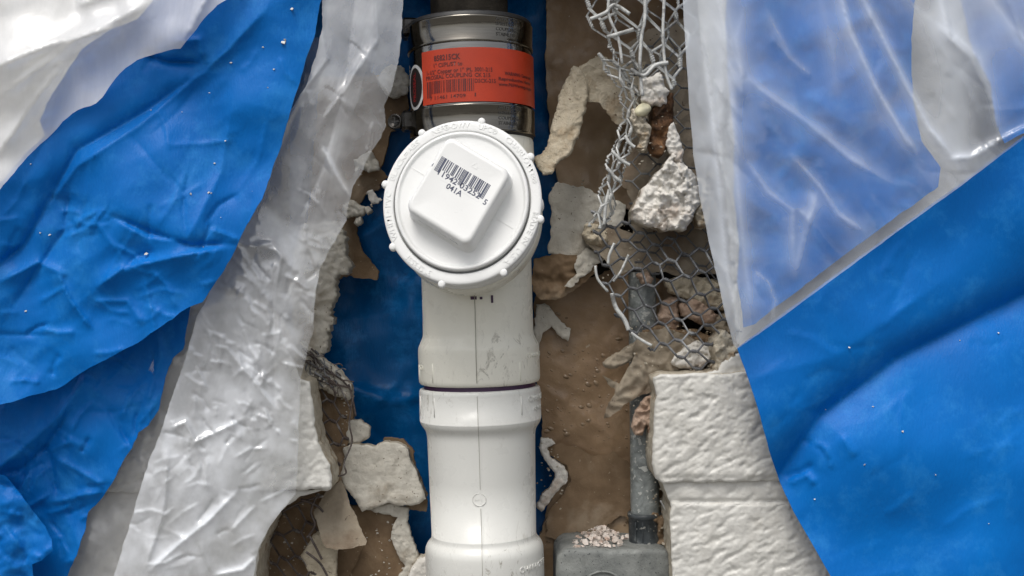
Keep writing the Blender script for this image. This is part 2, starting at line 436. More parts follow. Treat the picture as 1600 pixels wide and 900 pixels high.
def film(name, opac, c=(.80, .82, .85), var=.25, rough=.2, gloss=.10, sc=9, ang=0.0):
    """polythene: part clear, part milky, with a waxy sheen"""
    m = bpy.data.materials.new(name); m.use_nodes = True; t = m.node_tree; t.nodes.remove(t.nodes['Principled BSDF'])
    out = t.nodes['Material Output']
    nb = bump(t, ntex(t, 55, 3, .5, 1.2).outputs[0], .22, .0015); nb = bump(t, ntex(t, 320, 3, .5, .5).outputs[0], .12, .0004, nb)
    tr = t.nodes.new('ShaderNodeBsdfTransparent'); tr.inputs[0].default_value = (.98, .985, .99, 1)
    df = t.nodes.new('ShaderNodeBsdfDiffuse'); df.inputs[0].default_value = (*c, 1)
    tl = t.nodes.new('ShaderNodeBsdfTranslucent'); tl.inputs[0].default_value = (*c, 1)
    gl = t.nodes.new('ShaderNodeBsdfGlossy'); gl.inputs['Roughness'].default_value = rough; gl.inputs[0].default_value = (1, 1, 1, 1)
    for n in (df, tl, gl): t.links.new(nb, n.inputs['Normal'])
    m1 = t.nodes.new('ShaderNodeMixShader'); m1.inputs[0].default_value = .22
    t.links.new(df.outputs[0], m1.inputs[1]); t.links.new(tl.outputs[0], m1.inputs[2])
    tc = t.nodes.new('ShaderNodeTexCoord'); mp = t.nodes.new('ShaderNodeMapping'); mp.vector_type = 'TEXTURE'; mp.inputs['Rotation'].default_value = (0, ang, 0); mp.inputs['Scale'].default_value = (1, 1, 5)
    t.links.new(tc.outputs['Object'], mp.inputs[0]); no = ntex(t, sc * 3, 7, .62, .7, vec=mp.outputs[0]); op = ramp(t, no.outputs[0], [(.3, (max(opac - var, .02),) * 3), (.7, (min(opac + var, 1),) * 3)])
    at = t.nodes.new('ShaderNodeAttribute'); at.attribute_name = 'milk'; ad_ = t.nodes.new('ShaderNodeMath'); ad_.operation = 'ADD'; ad_.use_clamp = True
    t.links.new(op, ad_.inputs[0]); t.links.new(at.outputs['Fac'], ad_.inputs[1])
    m2 = t.nodes.new('ShaderNodeMixShader'); t.links.new(ad_.outputs[0], m2.inputs[0])
    t.links.new(tr.outputs[0], m2.inputs[1]); t.links.new(m1.outputs[0], m2.inputs[2])
    fr = t.nodes.new('ShaderNodeLayerWeight'); fr.inputs[0].default_value = .5; t.links.new(nb, fr.inputs['Normal'])
    pw = t.nodes.new('ShaderNodeMath'); pw.operation = 'POWER'; pw.inputs[1].default_value = 3.5; t.links.new(fr.outputs['Facing'], pw.inputs[0])
    ma = t.nodes.new('ShaderNodeMath'); ma.operation = 'MULTIPLY_ADD'; ma.inputs[1].default_value = .6; ma.inputs[2].default_value = gloss; ma.use_clamp = True
    t.links.new(pw.outputs[0], ma.inputs[0])
    m3 = t.nodes.new('ShaderNodeMixShader'); t.links.new(ma.outputs[0], m3.inputs[0])
    t.links.new(m2.outputs[0], m3.inputs[1]); t.links.new(gl.outputs[0], m3.inputs[2])
    t.links.new(m3.outputs[0], out.inputs[0]); return m
M['film'] = film('film', .33, (.91, .94, .99), .13, .12, .12, 9, .33)
M['film_white'] = film('film_white', .58, (.92, .93, .95), .12, .3, .05)
M['film_grey'] = film('film_grey', .17, (.75, .75, .77), .08, .2, .05)
M['film_right'] = film('film_right', .075, (.84, .90, .99), .045, .16, .05, 9, -.35)

def tarp(name, c, c2, rough=.46):
    m, t, p = nodes(name)
    n1 = ntex(t, 11, 7, .65, .6); col = ramp(t, n1.outputs[0], [(.3, c), (.72, c2)])
    n2 = ntex(t, 32, 10, .78, .15); f = ramp(t, n2.outputs[0], [(.50, (0, 0, 0)), (.80, (.8, .8, .8))]); col = mixc(t, f, col, (.03, .26, .66))
    t.links.new(col, p.inputs['Base Color']); p.inputs['Roughness'].default_value = rough; p.inputs['Specular IOR Level'].default_value = .17
    tc = t.nodes.new('ShaderNodeTexCoord'); mp = t.nodes.new('ShaderNodeMapping'); mp.inputs['Scale'].default_value = (1, 1, .25); mp.inputs['Rotation'].default_value = (0, .6, 0)
    t.links.new(tc.outputs['Object'], mp.inputs[0])
    nb = bump(t, ntex(t, 900, 3, .5, vec=mp.outputs[0]).outputs[0], .45, .0005); nb = bump(t, ntex(t, 36, 6, .6, 1.0).outputs[0], .12, .002, nb)
    t.links.new(nb, p.inputs['Normal']); return m
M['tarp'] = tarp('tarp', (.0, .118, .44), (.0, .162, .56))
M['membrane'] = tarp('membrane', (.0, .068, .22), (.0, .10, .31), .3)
M['ground'] = rough_mat('ground', (.12, .115, .10), (.18, .17, .155), sc=3)

exec_marker = None
# ------------------------------------------------------------------ the setting
gv = [(-60, -60, -.9), (60, -60, -.9), (60, 60, -.9), (-60, 60, -.9)]
tag(mesh('ground', gv, [(0, 1, 2, 3)], M['ground'], smooth=False), kind='structure')
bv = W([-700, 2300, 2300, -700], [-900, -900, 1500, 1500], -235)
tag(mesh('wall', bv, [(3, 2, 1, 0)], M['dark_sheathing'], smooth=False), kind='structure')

# painted wall round the hole: every course a part, plus an unseen lintel added for shade
def paint_relief(x, y, seed, amp=1.0):
    """thick paint over rough block: soft swells with shallow slanting dents and pin holes"""
    u, v = rot(x, y, -28)
    n1 = gn(u / 24, v / 11, seed); n2 = gn(u / 12, v / 7, seed + 2); n3 = gn(x / 7, y / 6, seed + 4)
    w = fbm(x, y, 46, 2, seed + 8) * 3.4 - np.clip(n1 - .10, 0, 1)**.7 * 5.2 - np.clip(n2 - .16, 0, 1)**.7 * 3.2 + np.clip(n3, 0, 1) * 1.5 + gn(x / 4, y / 4, seed + 6) * .45
    return w * amp
wallt = thing('painted_wall', W(800, 2000, 0), 'off white painted block wall with a broken hole opened around the white pipe', 'wall')
UR = [(1020, 590), (1032, 584), (1060, 585), (1100, 582), (1128, 585), (1180, 578), (1700, 578), (1760, 600), (1760, 752), (1500, 753), (1215, 751), (1034, 754), (1024, 748), (1018, 724), (1020, 690), (1022, 640), (1026, 618)]
def d_ur(x, y): return 27 + paint_relief(x, y, 3) - 3 * np.exp(-((y - 748) / 5)**2) - 4 * np.exp(-(x - 1022) / 9)
sheet('block', UR, d_ur, M['wall_paint'], wallt, 2.6, 110, (5, 1.3), 5, 5, 3)
def d_ch(x, y): return 15 + paint_relief(x, y, 4, .85) - 4 * np.exp(-((y - 783) / 3)**2)
sheet('mortar_joint', [(1030, 746), (1760, 746), (1760, 792), (1048, 792), (1047, 784), (1040, 768)], d_ch, M['wall_paint'], wallt, 3.2, 80, (5, 1.4), 3, 3, 4)
LR = [(1050, 786), (1200, 787), (1760, 786), (1760, 1250), (1052, 1250), (1053, 930), (1049, 880), (1047, 820)]
def d_lr(x, y): return 17 + paint_relief(x, y, 5) 
sheet('block', LR, d_lr, M['wall_paint'], wallt, 2.6, 100, (5, 1.6), 4, 4, 5)
TR = [(1090, -420), (1760, -420), (1760, 570), (1148, 574), (1150, 540), (1135, 300), (1100, 120), (1085, -60)]
sheet('block', TR, lambda x, y: 4 + paint_relief(x, y, 6) * .8, M['wall_paint'], wallt, 9, 120, (9, 2), 8, 8, 6)
TL = [(-260, -420), (470, -420), (440, 100), (395, 280), (330, 420), (300, 440), (-260, 430)]
sheet('block', TL, lambda x, y: 4 + paint_relief(x, y, 7) * .8, M['wall_paint'], wallt, 9, 120, (9, 2), 8, 8, 7)
SHADE_LINTEL = [(470, -420), (1090, -420), (1086, -134), (1000, -126), (850, -136), (700, -128), (560, -134), (466, -124)]
sheet('block', SHADE_LINTEL, lambda x, y: 84 + paint_relief(x, y, 8) * .8, M['wall_paint'], wallt, 9, 290, (8, 4), 8, 8, 8)  # out-of-view lintel, added and pushed forward to shade the top of the recess
UL = [(-260, 440), (300, 448), (400, 470), (440, 520), (470, 592), (484, 596), (490, 640), (496, 690), (512, 722), (519, 748), (517, 764), (300, 768), (-260, 768)]
def d_ul(x, y): return 20 + paint_relief(x, y, 9, 1.2)
sheet('block', UL, d_ul, M['wall_paint'], wallt, 3.4, 70, (5, 2.2), 5, 5, 9)
LL = [(-260, 764), (300, 764), (514, 766), (470, 775), (440, 795), (425, 815), (408, 850), (401, 890), (400, 1250), (-260, 1250)]
sheet('block', LL, lambda x, y: 4 + paint_relief(x, y, 10), M['wall_paint'], wallt, 5, 90, (5, 2.0), 5, 5, 10)

# ------------------------------------------------------------------ things deep in the hole
def d_mem(x, y):
    return (-192 + fbm(x, y, 160, 3, 21) * 26 + fold(x, y, [(505, 598), (560, 608), (610, 625), (660, 620)], 20, 9, 26) + wrinkles(x, y, (500, 200, 660, 900), 26, 70, 7, 5, 5, 25, 77)
            + fold(x, y, [(520, 500), (600, 492), (660, 470)], 7, 14, 30) + fold(x, y, [(560, 660), (620, 600), (650, 560)], 5, 12, 8))
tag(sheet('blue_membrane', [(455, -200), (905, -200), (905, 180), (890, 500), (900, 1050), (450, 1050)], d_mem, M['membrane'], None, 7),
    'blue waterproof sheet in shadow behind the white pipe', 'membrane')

def paper(name, out, d, mat, label, cat='paper', res=5, jag=(5, 3), thick=3, seed=1, relief=5, rnd=0, group=None, parent=None):
    f = d if callable(d) else (lambda x, y: d + 0 * x)
    g = lambda x, y: f(x, y) + fbm(x, y, 55, 3, seed) * relief + fbm(x, y, 12, 2, seed + 30) * relief * .22
    o = sheet(name, out, g, M[mat], parent, res, thick, jag, rnd, None, seed)
    return tag(o, label, cat, group) if label else o

# large wet brown board right of the pipe
def d_board(x, y): return -150 + fold(x, y, [(842, 600), (900, 640), (985, 700)], 6, 10, 20) + (x - 900) * .05
board = paper('brown_board', [(838, 440), (880, 452), (960, 420), (1060, 440), (1080, 700), (1075, 1050), (846, 1050), (852, 960), (838, 880), (848, 820), (866, 770), (886, 745), (872, 716), (850, 690), (840, 600), (832, 520)],
      d_board, 'paper_wet', 'wet brown board with glossy drips between white pipe and grey conduit', 'board', 5, (5, 3), 14, 31, 5)
paper('brown_board', [(856, -200), (1110, -200), (1120, 120), (1085, 330), (1000, 330), (900, 308), (876, 290), (860, 230), (853, 120)],
      lambda x, y: -158 + fbm(x, y, 60, 2, 12) * 5, 'paper_wet', 'dark brown board behind the curled strip and top of the netting', 'board', 6, (6, 2), 14, 32, 6)
# droplets of glue on it
def blobs(name, spots, mat, label, cat):
    parts = []
    for (x, y, d, a, b, ang, h) in spots:
        n = 8; rings = []
        V = []; 
        for k, (rr, hh) in enumerate(((1, 0), (.8, .55), (.45, .9))):
            for i in range(n):
                t = 2 * math.pi * i / n; u, v = rot(a * rr * math.cos(t), b * rr * math.sin(t), ang)
                V.append(W(x + u, y + v, d + h * hh))
        V.append(W(x, y, d + h)); F = []
        for k in range(2):
            for i in range(n): F.append((k * n + i, (k + 1) * n + i, (k + 1) * n + (i + 1) % n, k * n + (i + 1) % n))
        for i in range(n): F.append((2 * n + i, 3 * n, 2 * n + (i + 1) % n))
        parts.append((np.array(V).reshape(-1, 3), F))
    V, F = merge(parts)
    return tag(mesh(name, V, F, M[mat]), label, cat, kind='stuff')
sp = []
for i in range(210):
    x = random.uniform(852, 982); y = random.choice([random.gauss(600, 45), random.gauss(650, 35), random.gauss(560, 50), random.gauss(820, 22)])
    s = random.choice([.9, 1.1, 1.4, 1.8, 2.6, 4.2]) * random.uniform(.7, 1.2)
    if y > 860 or y < 470: continue
    dd = float(d_board(np.array([x]), np.array([y]))[0] + fbm(x, y, 55, 3, 31) * 5 + fbm(x, y, 12, 2, 61) * 1.1)
    sp.append((x, y, dd - .3, s * random.uniform(.9, 1.5), s * random.uniform(.6, .9), random.uniform(-40, 20), s * .45))
blobs('glue_drops', sp, 'glue', 'glossy beads of glue on the brown board', 'glue')

# ------------------------------------------------------------------ the pipe run
AX0 = (733, 0); AX1 = (757.5, 900); PD = -30
def axx(py): return AX0[0] + (AX1[0] - AX0[0]) * (py - AX0[1]) / 900.0
KP = S * (D - PD) / D
adir = W(AX0[0], 0, PD) - W(AX1[0], 900, PD); adir /= np.linalg.norm(adir)
ex_ = np.array([adir[2], 0, -adir[0]])        # screen right, square to the axis
ey_ = np.array([0, -1.0, 0])                  # toward the camera
def cyl(a, py, r):
    """point on a cylinder round the pipe axis: a = angle from the front (rad, + right), r apparent px"""
    a = np.asarray(a, float); py = np.asarray(py, float); r = np.asarray(r, float)
    c = W(axx(py), py, PD); c[..., 2] = -(py - 450) * S * (D - 55) / D
    return c + (r * KP)[..., None] * (np.sin(a)[..., None] * ex_ + np.cos(a)[..., None] * ey_)
def lathe(prof, n=128, seam=0.0, wob=0.0, seed=0, caps=False):
    V = []; th = np.linspace(-math.pi, math.pi, n, endpoint=False)
    for py, r in prof:
        rr = np.full(n, float(r))
        if seam: rr += seam * np.exp(-(np.abs(th + .012) / (1.5 / r))**2)
        if wob: rr += wob * gn(th * 3, np.full(n, py / 30), seed)
        V.append(cyl(th, np.full(n, py), rr))
    m = len(prof); V = np.vstack(V)
    F = [(i * n + j, (i + 1) * n + j, (i + 1) * n + (j + 1) % n, i * n + (j + 1) % n) for i in range(m - 1) for j in range(n)]
    return V, F
def curve_prof(pts, k=5): return smooth_poly(pts, k, closed=False)
def rib(a, y0, y1, r, w=1.0, h=1.2):
    ys = np.linspace(y0, y1, 2); V = []
    for y in (y0, y1):
        for (da, rr) in ((-w / r, r - 1), (-w / r * .5, r + h), (w / r * .5, r + h), (w / r, r - 1)): V.append(cyl(np.array(a + da), np.array(float(y)), np.array(rr)))
    V = np.array(V); return V, [(0, 4, 5, 1), (1, 5, 6, 2), (2, 6, 7, 3), (0, 1, 2, 3), (7, 6, 5, 4)]
def bend_text(body, a0, py, r, size, align='LEFT', ext=0.0, bold=0.0, sx=1.0):
    V, F = text_arrays(body, size, ext, align, bold)
    return cyl(a0 + V[:, 0] * sx / r, py - V[:, 1], r + V[:, 2]), F

# old iron pipe above
old = thing('old_pipe', W(735, 40, PD), 'weathered dark old pipe entering the steel coupling from above', 'pipe')
mesh('pipe_wall', *lathe([(-210, 60), (-120, 61), (-40, 60), (60, 60)], 96, wob=2.5, seed=4), M['old_iron'], old)

# short pipe inside the tee and coupling joints is seen only as the purple-primed ring
tee = thing('pipe_tee', W(axx(600), 600, PD), 'white plastic sanitary tee under the round cleanout, shaded by it', 'pipe fitting')
R_T = 86
mesh('body', *lathe([(60, 70)] + [(198, 70), (202, 88), (206, 92.5), (214, 94.5), (240, 95), (262, 94.5), (276, 90), (290, R_T)] + [(400, R_T), (500, R_T), (522, R_T + .3)] +
     curve_prof([(528, R_T + 1), (538, 91), (546, 94), (556, 94.6)], 4) + [(596, 94.6), (601, 94), (604.4, 92), (605.4, 88), (605.4, 70)], 256, seam=.9), M['pvc_tee'], tee)
for a in (-.80, .735): mesh('rib', *rib(a, 568, 598, 94.6), M['pvc_tee'], tee)
mesh('rib', *rib(-1.30, 572, 600, 94.6), M['pvc_tee'], tee)
mesh('lettering', *bend_text('PVC I', -1.36, 576, 94.8, 11, ext=.7), M['pvc_tee'], tee)
mesh('lettering', *bend_text('CHARLOTTE', .9, 560, 94.8, 11, ext=.7), M['pvc_tee'], tee)
mesh('primer_ring', *lathe([(600, 86), (606, 87.2), (618, 87.2)], 96), M['primer'], tee)

low = thing('pipe_coupling', W(axx(900), 900, PD), 'long white plastic reducer fitting below the tee, with seam and scuffs', 'pipe fitting')
mesh('body', *lathe([(612, 72), (612, 90), (612.8, 92.6), (615, 94), (619, 94.6), (664, 94.8)] + curve_prof([(664, 94.8), (671, 92.5), (680, 87), (688, 84.8), (700, 84.2)], 4) +
     [(760, 83), (850, 81.5)] + curve_prof([(850, 81.5), (858, 83), (866, 89), (874, 91.8), (884, 92.4)], 4) + [(1010, 92.4), (1016, 88)], 256, seam=.8), M['pvc'], low)
for a in (-.78, .74): mesh('rib', *rib(a, 622, 652, 94.6), M['pvc'], low)
mesh('rib', *rib(-1.28, 622, 654, 94.6), M['pvc'], low)
mesh('lettering', *bend_text('CHARLOTTE', .90, 629, 94.9, 13, ext=.9, bold=.15), M['pvc'], low)
mesh('lettering', *bend_text('NSF-PW', 1.05, 645, 94.9, 9, ext=.8, bold=.1), M['pvc'], low)
mesh('lettering', *bend_text('CHARLOTTE', .62, 896, 92.6, 13, ext=.9, bold=.15), M['pvc'], low)
# ejector mark
M['grime'] = simple('grime', (.30, .285, .24), .5)
def seamline(prof, r_add, w, parent, a0=-.012):
    V = []; F = []
    for q, (py, r) in enumerate(prof):
        for da in (-w, w): V.append(cyl(np.array(a0 + da / r + .0015 * math.sin(py * .21)), np.array(float(py)), np.array(r + r_add)))
        if q: b = 2 * q; F.append((b - 2, b, b + 1, b - 1))
    return mesh('seam', np.array(V), F, M['grime'], parent)
seamline([(y, 86) for y in range(440, 524, 6)] + [(532, 88.5), (538, 91), (546, 94), (556, 94.6), (570, 94.6), (585, 94.6), (598, 94.5)], 1.25, .55, tee)
seamline([(618, 94.6), (640, 94.7), (664, 94.8), (671, 92.5), (680, 87), (688, 84.8), (700, 84.2), (730, 83.6), (765, 82.9)], 1.1, .3, low)
seamline([(795, 82.5), (850, 81.5), (858, 83), (866, 89), (874, 91.8), (900, 92.4)], 1.1, .3, low)
a_m = -.035; cpt = []
for t in np.linspace(0, 2 * math.pi, 25)[:-1]: cpt.append(cyl(np.array(a_m + 10 * math.cos(t) / 83), np.array(781 - 10 * math.sin(t)), np.array(82.4)))
cpt.append(cpt[0]); V, F = tube_arrays(cpt, 1.0 * KP, 6, False); mesh('ring_mark', V, F, M['pvc'], low)
mesh('lettering', *bend_text('1-1/2', a_m - .09, 781, 82.9, 5.5, ext=.4), M['pvc'], low)

# shielded coupling
cpl = thing('steel_coupling', W(axx(205), 205, PD), 'steel shielded pipe coupling with clamp bands and orange barcode label', 'pipe coupling')
mesh('rubber_sleeve', *lathe([(18, 60), (18, 94), (21, 96.5), (40, 96)], 128), M['rubber'], cpl)
mesh('rubber_sleeve', *lathe([(196, 96), (208, 95.5), (211, 92), (211, 84)], 128), M['rubber'], cpl)
sh = []
for y in np.arange(60, 181, 3): sh.append((y, 95.2 + .5 * math.sin(y * .9)))
mesh('shield', *lathe([(24, 92)] + [(26, 95)] + sh + [(206, 95)], 160, wob=.25, seed=3), M['steel_shield'], cpl)
def band(y0, y1):
    return lathe([(y0, 95.5), (y0 + .4, 97.6), (y0 + 3, 98.3), (y0 + 4, 97.7), (y1 - 4, 97.7), (y1 - 3, 98.3), (y1 - .4, 97.6), (y1, 95.5)], 192, wob=.35, seed=int(y0))
b1 = mesh('clamp_band', *band(25, 67), M['steel'], cpl)
b2 = mesh('clamp_band', *band(163, 206), M['steel'], cpl)
for (bb, ys) in ((b1, 31), (b2, 170)):
    parts = [bend_text(tx, .44, ys + 8.0 * i, 98.1, 7.5, bold=.1) for i, tx in enumerate(('ASTM C1460', 'SHIELDED', 'COUPLING', 'STAINLESS'))]
    mesh('etched_lettering', *merge(parts), M['etch'], bb)
def patch(a0, a1, y0, y1, r, n=40, m=4, skew=0):
    A, Y = np.meshgrid(np.linspace(a0, a1, n), np.linspace(y0, y1, m)); V = cyl(A.ravel(), Y.ravel() + skew * np.sin(A.ravel()), np.full(A.size, r))
    return V, [(i * n + j, (i + 1) * n + j, (i + 1) * n + j + 1, i * n + j + 1) for i in range(m - 1) for j in range(n - 1)]
LRd = 98.4
lab = mesh('label', *patch(-.80, 1.50, 77, 161, LRd, 60, 4), M['label'], cpl)
def fit_text(body, x0, x1, py, size, bold=.15):
    a0 = math.asin(max(min((x0 - axx(py)) / LRd, 1), -1)); a1 = math.asin(min((x1 - axx(py)) / LRd, 1)); V, F = text_arrays(body, size, 0, 'LEFT', bold)
    return cyl(a0 + (V[:, 0] - V[:, 0].min()) / np.ptp(V[:, 0]) * (a1 - a0), py - V[:, 1], np.full(len(V), LRd + .4)), F
parts = [fit_text('858215CK', 684, 724, 91, 12, .35), fit_text('1" CI/PL/ST to', 684, 727, 102, 9), fit_text('1-1/2" Copper or 1"', 673, 729, 112, 9),
         fit_text('PL', 733, 742, 112, 8), fit_text('3001-215', 745, 771, 112, 9), fit_text('PROSEAL COUPLING', 672, 741, 120, 9), fit_text('CK 215', 745, 768, 120.5, 8.5), fit_text('DSCK-215', 745, 776, 129.5, 8.5),
         fit_text('WARNING: Cancer and', 789, 828, 116, 7, .25), fit_text('Reproductive Harm', 780, 827, 125, 7, .2), fit_text('www.P65Warnings.ca.gov', 780, 829, 133.5, 7, .2), fit_text('7 11461 14709', 678, 732, 152, 8, .1), fit_text('1', 745, 747, 151, 8, .1)]
mesh('print', *merge(parts), M['ink_label'], lab)
def barcode(n, seed):
    r = random.Random(seed); xs = []; x = 0
    while x < n:
        w = r.choice([1, 1, 2, 2, 3]); xs.append((x, x + w)); x += w + r.choice([1, 1, 2, 3])
    return xs
parts = []; bc = barcode(95, 5)
for i, (u, v) in enumerate(bc):
    f = lambda q: -.70 + q / 95 * .78
    y1 = 151 if i < 3 else 145
    parts.append(patch(f(u), f(v), 125.5, y1, LRd + .4, 2, 2))
mesh('barcode', *merge(parts), M['ink_label'], lab)
# oval emblem on the shield
def oval(ac, yc, ra, ry, r, n=40):
    V = [cyl(np.array(ac), np.array(float(yc)), np.array(r))]
    for i in range(n):
        t = 2 * math.pi * i / n; V.append(cyl(np.array(ac + ra * math.cos(t)), np.array(yc - ry * math.sin(t)), np.array(r)))
    return np.array(V), [(0, 1 + i, 1 + (i + 1) % n) for i in range(n)]
emb = mesh('emblem', *oval(-1.03, 128, .26, 36, 97.2), M['logo_white'], cpl)
mesh('emblem_field', *oval(-1.03, 128, .20, 31, 97.7), M['ink_black'], emb)
V, F = text_arrays('PROSEAL', 12, 0, 'CENTER', .1)
mesh('lettering', cyl(-1.03 - V[:, 1] / 97, 128 - V[:, 0] * .95, np.full(len(V), 98.1)), F, M['logo_red'], emb)
# worm-drive screw and housing of the lower band, left
def frame_at(p, n, up=(0, 0, 1)):
    n = np.array(n, float); n /= np.linalg.norm(n); u = np.cross(up, n); u /= np.linalg.norm(u); v = np.cross(n, u); return np.array(p, float), u, v, n
def disc_lathe(fr, prof, n=32, k=S, shape=None):
    """rings (radius, height) about the local normal"""
    p, u, v, w = fr; V = []
    th = np.arange(n) * 2 * math.pi / n
    for r, h in prof:
        rr = np.full(n, float(r)) * (shape(th) if shape else 1)
        V.append(p + k * (rr[:, None] * (np.cos(th)[:, None] * u + np.sin(th)[:, None] * v) + h * w))
    m = len(prof); V = np.vstack(V)
    F = [(i * n + j, i * n + (j + 1) % n, (i + 1) * n + (j + 1) % n, (i + 1) * n + j) for i in range(m - 1) for j in range(n)]
    return V, F
hp = W(641, 190, -18)
mesh('screw_housing', *box_arrays(hp, (14 * S, 6 * S, 1 * S), (-4 * S, 22 * S, 0), (-1 * S, 0, 15 * S), .3), M['steel_dark'], cpl, smooth=False)
fr = frame_at(W(621, 192, -16), (-.30, -1, .05))
hexs = lambda th: 1 / np.maximum(np.cos((th % (math.pi / 3)) - math.pi / 6), .5) * .9
scr = mesh('screw', *disc_lathe(fr, [(7, -30), (7, -4), (11.5, -4), (12.5, 0), (12.5, 10), (11.5, 13), (9.5, 13.6), (9, 11), (.1, 11)], 36), M['steel_dark'], cpl)
p, u, v, w = fr
mesh('slot_cross', *merge([box_arrays(p + w * 11.2 * S, u * 7 * S, v * 1.1 * S, w * .6 * S), box_arrays(p + w * 11.3 * S, u * 1.1 * S, v * 7 * S, w * .6 * S)]), M['etch'], scr, smooth=False)
hp2 = W(641, 46, -25)
mesh('screw_housing', *box_arrays(hp2, (13 * S, 6 * S, 1 * S), (-4 * S, 22 * S, 0), (-1 * S, 0, 15 * S), .3), M['steel_dark'], cpl, smooth=False)

# ------------------------------------------------------------------ cleanout: hub, adapter ring, plug
CAPX, CAPY, CAPD = 721.5, 314, 150
KC = 1.02 * S * (D - CAPD) / D
tl, tu = R(5), R(13)
nC = np.array([-math.sin(tl), -math.cos(tl) * math.cos(tu), math.sin(tu)]); nC /= np.linalg.norm(nC)
uC = np.cross((0, 0, 1), nC); uC /= np.linalg.norm(uC)
if uC[0] < 0: uC = -uC
vC = np.cross(nC, uC); 
if vC[2] < 0: vC = -vC
pC = W(CAPX, CAPY, CAPD)
def L(x, y, h): # local cap coordinates: x right, y up, h outward (apparent px)
    x = np.asarray(x, float); y = np.asarray(y, float); h = np.asarray(h, float) + 0 * x
    return pC + KC * (x[..., None] * uC * .985 + y[..., None] * vC * 1.06 + h[..., None] * nC)
def ringL(prof, n=160, cx=0, cy=0, wob=None):
    th = np.arange(n) * 2 * math.pi / n; V = []
    for r, h in prof: V.append(L(cx + r * np.cos(th), cy + r * np.sin(th), np.full(n, float(h))))
    m = len(prof)
    F = [(i * n + j, (i + 1) * n + j, (i + 1) * n + (j + 1) % n, i * n + (j + 1) % n) for i in range(m - 1) for j in range(n)]
    V = np.vstack(V)
    return V, [f[::-1] for f in F]
# branch hub belongs to the tee
mesh('branch_hub', *ringL([(60, -190), (92, -150), (97, -128), (106, -116), (116, -104), (120, -96), (120.6, -66), (120, -58), (117.5, -55.5), (100, -55.5)]), M['pvc_tee'], tee)
ad = thing('cleanout_adapter', L(0, -120, -40), 'white threaded cleanout collar with raised lettering and knobs around its rim', 'pipe adapter')
mesh('primer_joint', *ringL([(104, -60), (116.0, -56), (116.0, -50)]), M['primer'], ad)
mesh('collar', *ringL([(100, -53), (117.5, -53), (120, -51), (120.6, -40), (120, -29), (117.5, -27), (117.5, -13), (119, -12), (122.5, -11), (124.3, -9), (124.6, -4), (124, -1.6), (122, -.2), (119, 0),
     (110, 0), (108.4, -.4), (107.6, -2), (107.4, -9), (106.5, -12), (90, -12)], 200), M['pvc_cap'], ad)
for k in range(8):
    a = R(32.5 + 45 * k); cx, cy = 125.5 * math.cos(a), 125.5 * math.sin(a)
    th = np.arange(14) * 2 * math.pi / 14
    mesh('knob', *ringL([(5.6, -10), (6, -8.5), (6, -2.2), (5.2, -.6), (3.4, .3), (.1, .5)], 18, cx, cy), M['pvc_cap'], ad)
mesh('lug', *ringL([(13, -40), (14, -38), (14, -24), (12.5, -21), (9, -20), (.1, -20)], 28, 112 * math.cos(R(0)), 112 * math.sin(R(0)) + 2), M['pvc_cap'], ad)
def ring_text(body, ac, rad, size, ext=.8, bold=.1, out=True, sx=1.0, h0=.0):
    V, F = text_arrays(body, size, ext, 'CENTER', bold)
    if len(V) == 0: return V, F
    if out:  th = R(ac) - V[:, 0] * sx / rad; r = rad + V[:, 1]
    else:    th = R(ac) + V[:, 0] * sx / rad; r = rad - V[:, 1]
    return L(r * np.cos(th), r * np.sin(th), V[:, 2] + h0), F
for tx, ac, sx in (('WHITE=PVC', 191, 1.15), ('BLACK=ABS', 146, 1.15), ('NSF\u00ae-DWV', 101, 1.0), ('UPC\u00ae', 71, 1.0), ('CHARLOTTE\u00ae', 34, 1.1), ('MADE IN', -21, 1.1), ('U.S.A.', -46, 1.15), ('3" SF353F', 236, 1.0)):
    mesh('lettering', *ring_text(tx, ac, 116.2, 12, .8, .1, True, sx), M['pvc_cap'], ad)

plug = thing('cleanout_plug', L(0, -95, 0), 'white screw plug with square head and printed barcode, in the collar', 'pipe plug')
mesh('plug_disc', *ringL([(100, -12), (105.2, -10), (104.6, 4.4), (104, 6.2), (102.8, 7), (101, 7.2), (99.6, 6.8), (98.6, 5.4), (97.4, 3.4), (95, 2.8), (60, 2.6), (.1, 2.6)], 200), M['pvc_cap'], plug)
# square head
HR = R(-30)
def sq_ring(half, rad, h, cx=0, cy=0, n=10):
    pts = []
    for q in range(4):
        a0 = q * math.pi / 2; ccx, ccy = (half - rad) * (1 if q in (0, 3) else -1), (half - rad) * (1 if q in (0, 1) else -1)
        for i in range(n):
            a = a0 + i / (n - 1) * math.pi / 2; pts.append((ccx + rad * math.cos(a), ccy + rad * math.sin(a)))
    P = np.array(pts) * (.975, 1.07); c, s = math.cos(HR), math.sin(HR)
    return L(cx + P[:, 0] * c - P[:, 1] * s, cy + P[:, 0] * s + P[:, 1] * c, np.full(len(P), float(h)))
HX, HY = -1, 5
prof = [(64, 15, 1), (62, 15, 3.5), (61.2, 14.5, 6), (59.6, 14, 29), (59.2, 13.5, 33), (58, 13, 35.8), (55.8, 12, 37.6), (53.2, 10.5, 38.1), (51.5, 9.5, 38.0), (50, 9, 37.7), (20, 3, 37.5), (.2, .1, 37.5)]
V = np.vstack([sq_ring(h, r, z, HX, HY) for h, r, z in prof]); n = 40
F = [(i * n + j, i * n + (j + 1) % n, (i + 1) * n + (j + 1) % n, (i + 1) * n + j) for i in range(len(prof) - 1) for j in range(n)]
head = mesh('square_head', V, F, M['pvc_cap'], plug)
def HL(x, y, h):
    c, s = math.cos(HR), math.sin(HR); return L(HX + x * c - y * s, HY + x * s + y * c, h)
